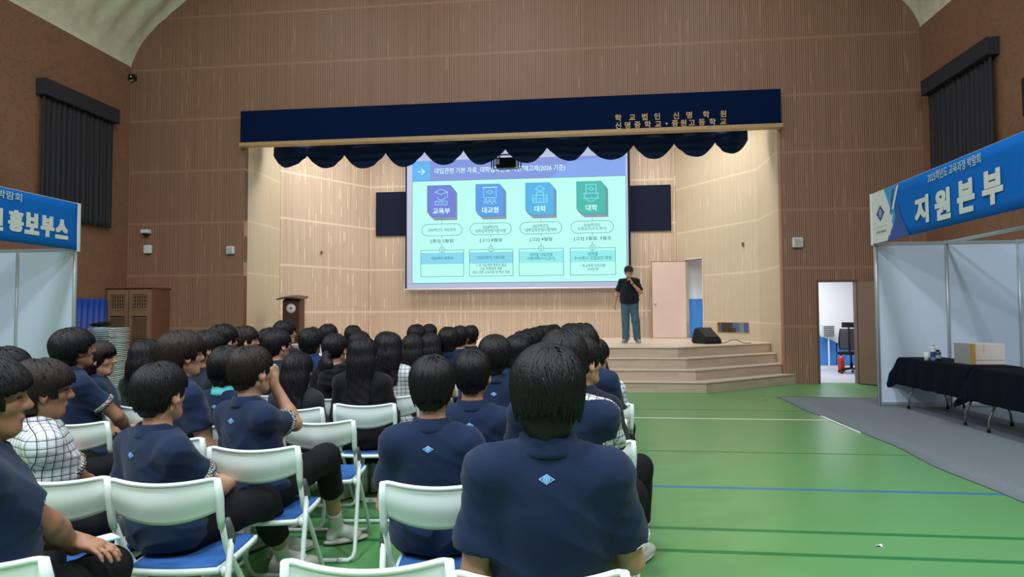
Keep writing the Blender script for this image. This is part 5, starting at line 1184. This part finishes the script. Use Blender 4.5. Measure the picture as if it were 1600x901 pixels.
put_chair(*(lambda p: (p[0], p[1]))(atd(491, 665, 3.70)+np.array([0, .235, 0])), math.radians(6.3), 'empty white folding chair in front of the raised fist student')
sitter('student in the turquoise collar', 'with curly hair and turquoise collar under a navy polo', 356, 541, 3.86, by=-10, hy=-6, hair='wavy', seed=17, collar_mat='turquoise', **NV)
# middle rows
sitter('girl in the charcoal jacket', 'with long loose hair in a charcoal jacket behind the raised fist', 466, 549, 4.45, ch=(455, 4.2), by=-2, hy=-6, hair='long', seed=18, shirt='charcoal', girl=True, sleeve=2, garment='jacket', width=1.0)
sitter('girl with hair down beside the chair stack', 'with long brown hair in profile right beside the stacked chairs', 152, 530, 4.25, by=-40, hy=-66, hair='long', seed=19, girl=True, hair_mat='hair_brown', cuff='cuff_plaid', shirt='navy')
sitter('girl in front of the wooden cabinet', 'with smooth long black hair in front of the wooden cabinet', 230, 529, 4.6, ch=(228, 4.33), by=-10, hy=-14, hair='long', seed=20, girl=True, shirt='black', sleeve=2)
sitter('girl with the longest hair', 'with very long straight hair down the back of a black jacket', 568, 525, 4.62, ch=(570, 4.37), by=3, hy=0, hair='longer', seed=21, girl=True, shirt='black', sleeve=2, garment='jacket', K1=(600, 668, 4.95), A1=(588, 738, 5.1), width=1.15)
sitter('student peeking past the thick haired one', 'peeking out in profile past the thick haired student', 324, 516, 4.3, by=-30, hy=-55, hair='short', seed=22, shirt='navy_dark', skin='skin_dark')
sitter('student in the bright navy tee', 'in a brighter blue navy polo near the pale jamb of the stage', 349, 506, 4.85, by=-22, hy=-30, hair='short', seed=23, shirt='navy_bright', emblem=True, width=1.08)
sitter('girl in the window check blouse', 'with long hair over a white window check blouse', 609, 518, 5.08, ch=(611, 4.82), by=4, hy=2, hair='long', seed=24, girl=True, shirt='plaid', garment='plaid_shirt', tie_band=True, hem=.44)
sitter('girl in the black hoodie', 'with low ponytail and black hooded jacket', 524, 519, 4.98, by=-4, hy=-14, hair='pony', seed=25, girl=True, shirt='black', garment='hooded_jacket', sleeve=2, width=1.05)
sitter('girl with a bob beside the wavy hair', 'with round bobbed hair just left of the largest head', 806, 522, 4.75, by=5, hy=10, hair='bob', seed=26, girl=True, shirt='navy')
sitter('student in plaid by the stage steps', 'in a white plaid shirt mostly hidden near the stage steps', 931, 529, 4.55, by=-10, hy=-30, hair='short', seed=27, shirt='plaid', garment='plaid_shirt')
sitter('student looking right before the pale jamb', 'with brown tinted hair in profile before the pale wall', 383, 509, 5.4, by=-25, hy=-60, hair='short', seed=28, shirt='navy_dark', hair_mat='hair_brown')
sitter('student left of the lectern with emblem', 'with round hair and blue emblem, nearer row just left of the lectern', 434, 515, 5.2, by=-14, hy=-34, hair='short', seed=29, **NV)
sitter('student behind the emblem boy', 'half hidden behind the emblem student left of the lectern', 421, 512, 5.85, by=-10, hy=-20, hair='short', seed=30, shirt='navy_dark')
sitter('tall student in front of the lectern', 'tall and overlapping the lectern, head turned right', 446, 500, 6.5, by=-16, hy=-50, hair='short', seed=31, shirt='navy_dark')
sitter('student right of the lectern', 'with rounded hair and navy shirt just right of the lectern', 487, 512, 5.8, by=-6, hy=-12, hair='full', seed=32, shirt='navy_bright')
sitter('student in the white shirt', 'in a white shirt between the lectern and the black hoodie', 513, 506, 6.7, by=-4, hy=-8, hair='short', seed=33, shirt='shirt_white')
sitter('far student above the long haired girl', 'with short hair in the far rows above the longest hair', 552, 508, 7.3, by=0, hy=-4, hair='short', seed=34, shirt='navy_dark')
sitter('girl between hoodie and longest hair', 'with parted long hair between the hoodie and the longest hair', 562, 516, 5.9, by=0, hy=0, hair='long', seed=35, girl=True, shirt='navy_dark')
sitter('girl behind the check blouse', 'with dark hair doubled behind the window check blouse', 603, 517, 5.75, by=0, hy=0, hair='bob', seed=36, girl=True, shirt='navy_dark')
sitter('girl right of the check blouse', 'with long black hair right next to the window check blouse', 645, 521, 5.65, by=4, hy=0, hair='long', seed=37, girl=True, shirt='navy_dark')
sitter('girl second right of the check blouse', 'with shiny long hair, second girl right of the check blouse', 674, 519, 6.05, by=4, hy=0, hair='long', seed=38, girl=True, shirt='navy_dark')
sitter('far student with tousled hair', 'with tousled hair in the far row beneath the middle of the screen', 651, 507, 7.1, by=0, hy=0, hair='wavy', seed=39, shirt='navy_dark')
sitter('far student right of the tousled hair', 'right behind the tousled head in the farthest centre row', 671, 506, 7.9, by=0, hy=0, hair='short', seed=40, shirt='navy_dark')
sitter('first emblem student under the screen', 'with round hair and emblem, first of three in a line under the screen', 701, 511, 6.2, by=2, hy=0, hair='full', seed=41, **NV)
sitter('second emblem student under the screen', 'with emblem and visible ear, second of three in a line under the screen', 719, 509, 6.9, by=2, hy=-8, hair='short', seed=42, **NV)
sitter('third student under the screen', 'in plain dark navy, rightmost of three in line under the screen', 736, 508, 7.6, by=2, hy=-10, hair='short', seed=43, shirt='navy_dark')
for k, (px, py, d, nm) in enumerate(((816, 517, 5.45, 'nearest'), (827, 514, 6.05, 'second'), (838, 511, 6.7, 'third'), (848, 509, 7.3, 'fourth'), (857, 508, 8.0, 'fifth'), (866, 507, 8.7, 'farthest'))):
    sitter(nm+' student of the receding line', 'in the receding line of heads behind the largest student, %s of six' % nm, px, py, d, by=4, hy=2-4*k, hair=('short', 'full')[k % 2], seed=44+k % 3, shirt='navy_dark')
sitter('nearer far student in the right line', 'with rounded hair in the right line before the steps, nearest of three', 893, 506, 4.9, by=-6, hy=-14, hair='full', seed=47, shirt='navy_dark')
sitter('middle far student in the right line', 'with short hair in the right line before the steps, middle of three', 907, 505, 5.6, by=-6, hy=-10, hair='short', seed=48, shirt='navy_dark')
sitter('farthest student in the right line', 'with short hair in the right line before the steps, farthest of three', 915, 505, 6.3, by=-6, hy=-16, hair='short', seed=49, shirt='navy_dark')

# ------------------------------------------------------------------ the speaker on the stage
def presenter():
    p = atd(984, 535, 13.95); org = V(p[0], p[1], STZ); root = empty('person', tuple(org), math.radians(172), label='person standing on stage in black cap, t-shirt and blue jeans, holding a microphone', cat='person')
    lat = V(1, 0, 0); P = V(0, 0, .95); N = V(0, 0, 1.405); H = V(0, .03, 1.555); S = [V(-.168, 0, 1.340), V(.168, 0, 1.340)]
    E = [V(-.255, .07, 1.09), V(.265, -.01, 1.09)]; Wr = [V(-.075, .215, 1.30), V(.315, .02, .86)]
    hand = [(V(.42, -.05, .9), V(.8, .3, -.3), V(.1, 1, .5), .95), (V(.08, .12, -1), V(-1, .3, 0), V(0, 1, 0), .45)]
    hip = [V(-.09, 0, .90), V(.09, 0, .90)]; K = [V(-.135, .03, .49), V(.085, .02, .49)]; A = [V(-.165, 0, .092), V(.085, .0, .092)]; T = [nrm(V(-.35, 1, 0)), nrm(V(.30, 1, 0))]
    J = dict(P=P, N=N, H=H, S=S, E=E, W=Wr, K=K, A=A, hip=hip, toe=T, hand=hand, lat=lat); Hr = rotz(math.radians(22))@rotx(math.radians(-6))
    build_person(root, J, Hr, dict(shirt='tee_black', garment='t_shirt', collar=False, standing=True, hem=.85, trousers='jeans', leg=1.06, sock=False, shoe_mat='shoe_grey', width=1.14, sleeve=.80, fold=1.0, slim=1.12, loose=.026, waist=.90), 0, random.Random(77))
    hair_object('short', 50, False, root, Hr, H)
    v, q = surface([(ell(V(0, -.012, .050), (.099, .117, .088)), .01), (ell(V(0, .098, .045), (.070, .070, .012)), .012)], .006, lambda G, X, Y, Z: np.maximum(G, .030-Z+.0*X))
    o = np_mesh('cap', v@Hr.T+H, q, M['tee_black'], root)
    mb = MB(); w = Wr[0]; ad = nrm(w-E[0]); e1 = nrm(np.cross(ad, V(0, 0, 1))); e2 = np.cross(ad, e1)
    mb.tube([w-ad*.02+(e1*math.cos(a*PI/10)+e2*math.sin(a*PI/10))*.031 for a in range(20)], .008, closed=True); mb.build('wristwatch', M['black'], root)
    mb = MB()                                        # thin spectacles
    for s in (-1, 1): mb.tube([H+Hr@V(s*.031+.022*math.cos(a*PI/8), .104, .008+.017*math.sin(a*PI/8)) for a in range(16)], .0016, n=5, closed=True); mb.tube([H+Hr@V(s*.053, .102, .010), H+Hr@V(s*.080, .0, .008)], .0015, n=5)
    mb.build('spectacles', M['black'], root)
    Bw = rotz(math.radians(172)); palm = Wr[0]+nrm(hand[0][0])*.075+nrm(hand[0][1])*.020; mouth = H+Hr@V(0, .135, -.06); up = nrm(mouth-palm)
    a0 = palm-up*.10; w2 = lambda q: tuple(org+Bw@q)
    mc = empty('microphone', w2(a0), label='black handheld microphone held to the mouth by the person on stage', cat='microphone')
    R2 = lambda q: Bw@(q-a0)
    mb = MB(); mb.tube([R2(a0), R2(a0+up*.15)], [.010, .015], n=12); mb.build('handle', M['black'], mc)
    mb = MB(); mb.tube([R2(a0+up*(.15+.006*k)) for k in range(9)], [.016, .022, .0245, .026, .026, .025, .022, .016, .006], n=14); mb.build('grille_head', M['steel'], mc)
presenter()

# ------------------------------------------------------------------ stack of folded chairs with a black bag on top
sp_ = ony(164, 600, 11.75)
def folded_chair():
    r = empty('folding_chair', (0, 0, 0), label='white folding chair lying folded in the tall stack by the cabinet', cat='chair', group='stacked white folding chairs')
    mb = MB(); mb.grid(lambda u, v: (.205*(2*u-1), -.40+.15*v-.035*(1-(2*u-1)**2), .016+.016*(1-(2*u-1)**2)), 20, 4); mb.build('backrest', M['chair_white'], r, solid=.010)
    P = [(-.205, -.38), (-.205, .36), (-.18, .40), (.18, .40), (.205, .36), (.205, -.38)]
    mb = MB(); mb.tube([(x, y, .012) for x, y in P], .0105, n=6); mb.build('front_leg_frame', M['chair_tube'], r)
    mb = MB(); mb.tube([(x*1.1, y*.8+.12, .012) for x, y in P], .0105, n=6); mb.build('rear_leg_frame', M['chair_tube'], r)
    mb = MB(); mb.box((-.19, -.18, .006), (.19, .20, .024)); mb.build('seat', M['chair_white'], r)
    return r
fc = folded_chair()
for k in range(32):
    c = fc if k == 0 else copy_tree(fc)
    c.location = (sp_[0]+.012*math.sin(k*1.9), 11.80+.006*math.sin(k*2.7), .037*k+.0); c.rotation_euler = (0, 0, math.radians(14+1.5*math.sin(k*3.1)))
mb_v, mb_q = surface([(ell((0, 0, 0), (.20, .15, .045)), .03), (ell((.08, .02, .03), (.10, .10, .03)), .03)], .012, None, lambda X, Y, Z: .006*np.sin(X*60+Y*40))
o = np_mesh('black_bag', mb_v, mb_q, M['black']); o.location = (sp_[0]-.10, 11.72, 1.235); tag(o, 'soft black bag lying on top of the stacked white chairs', 'bag')

pp_ = CO+ray(1373, 853)*(CAM_H/-ray(1373, 853)[2])
mb = MB(); mb.grid(lambda u, v: (-.022+.044*u, -.012+.024*v, .004+.006*math.sin(u*5)*math.sin(v*4+1)), 8, 5)
o = mb.build('paper_scrap', M['white'], solid=.0008); o.location = (pp_[0], pp_[1], .001); tag(o, 'tiny torn white paper scrap lying on the green floor', 'paper')
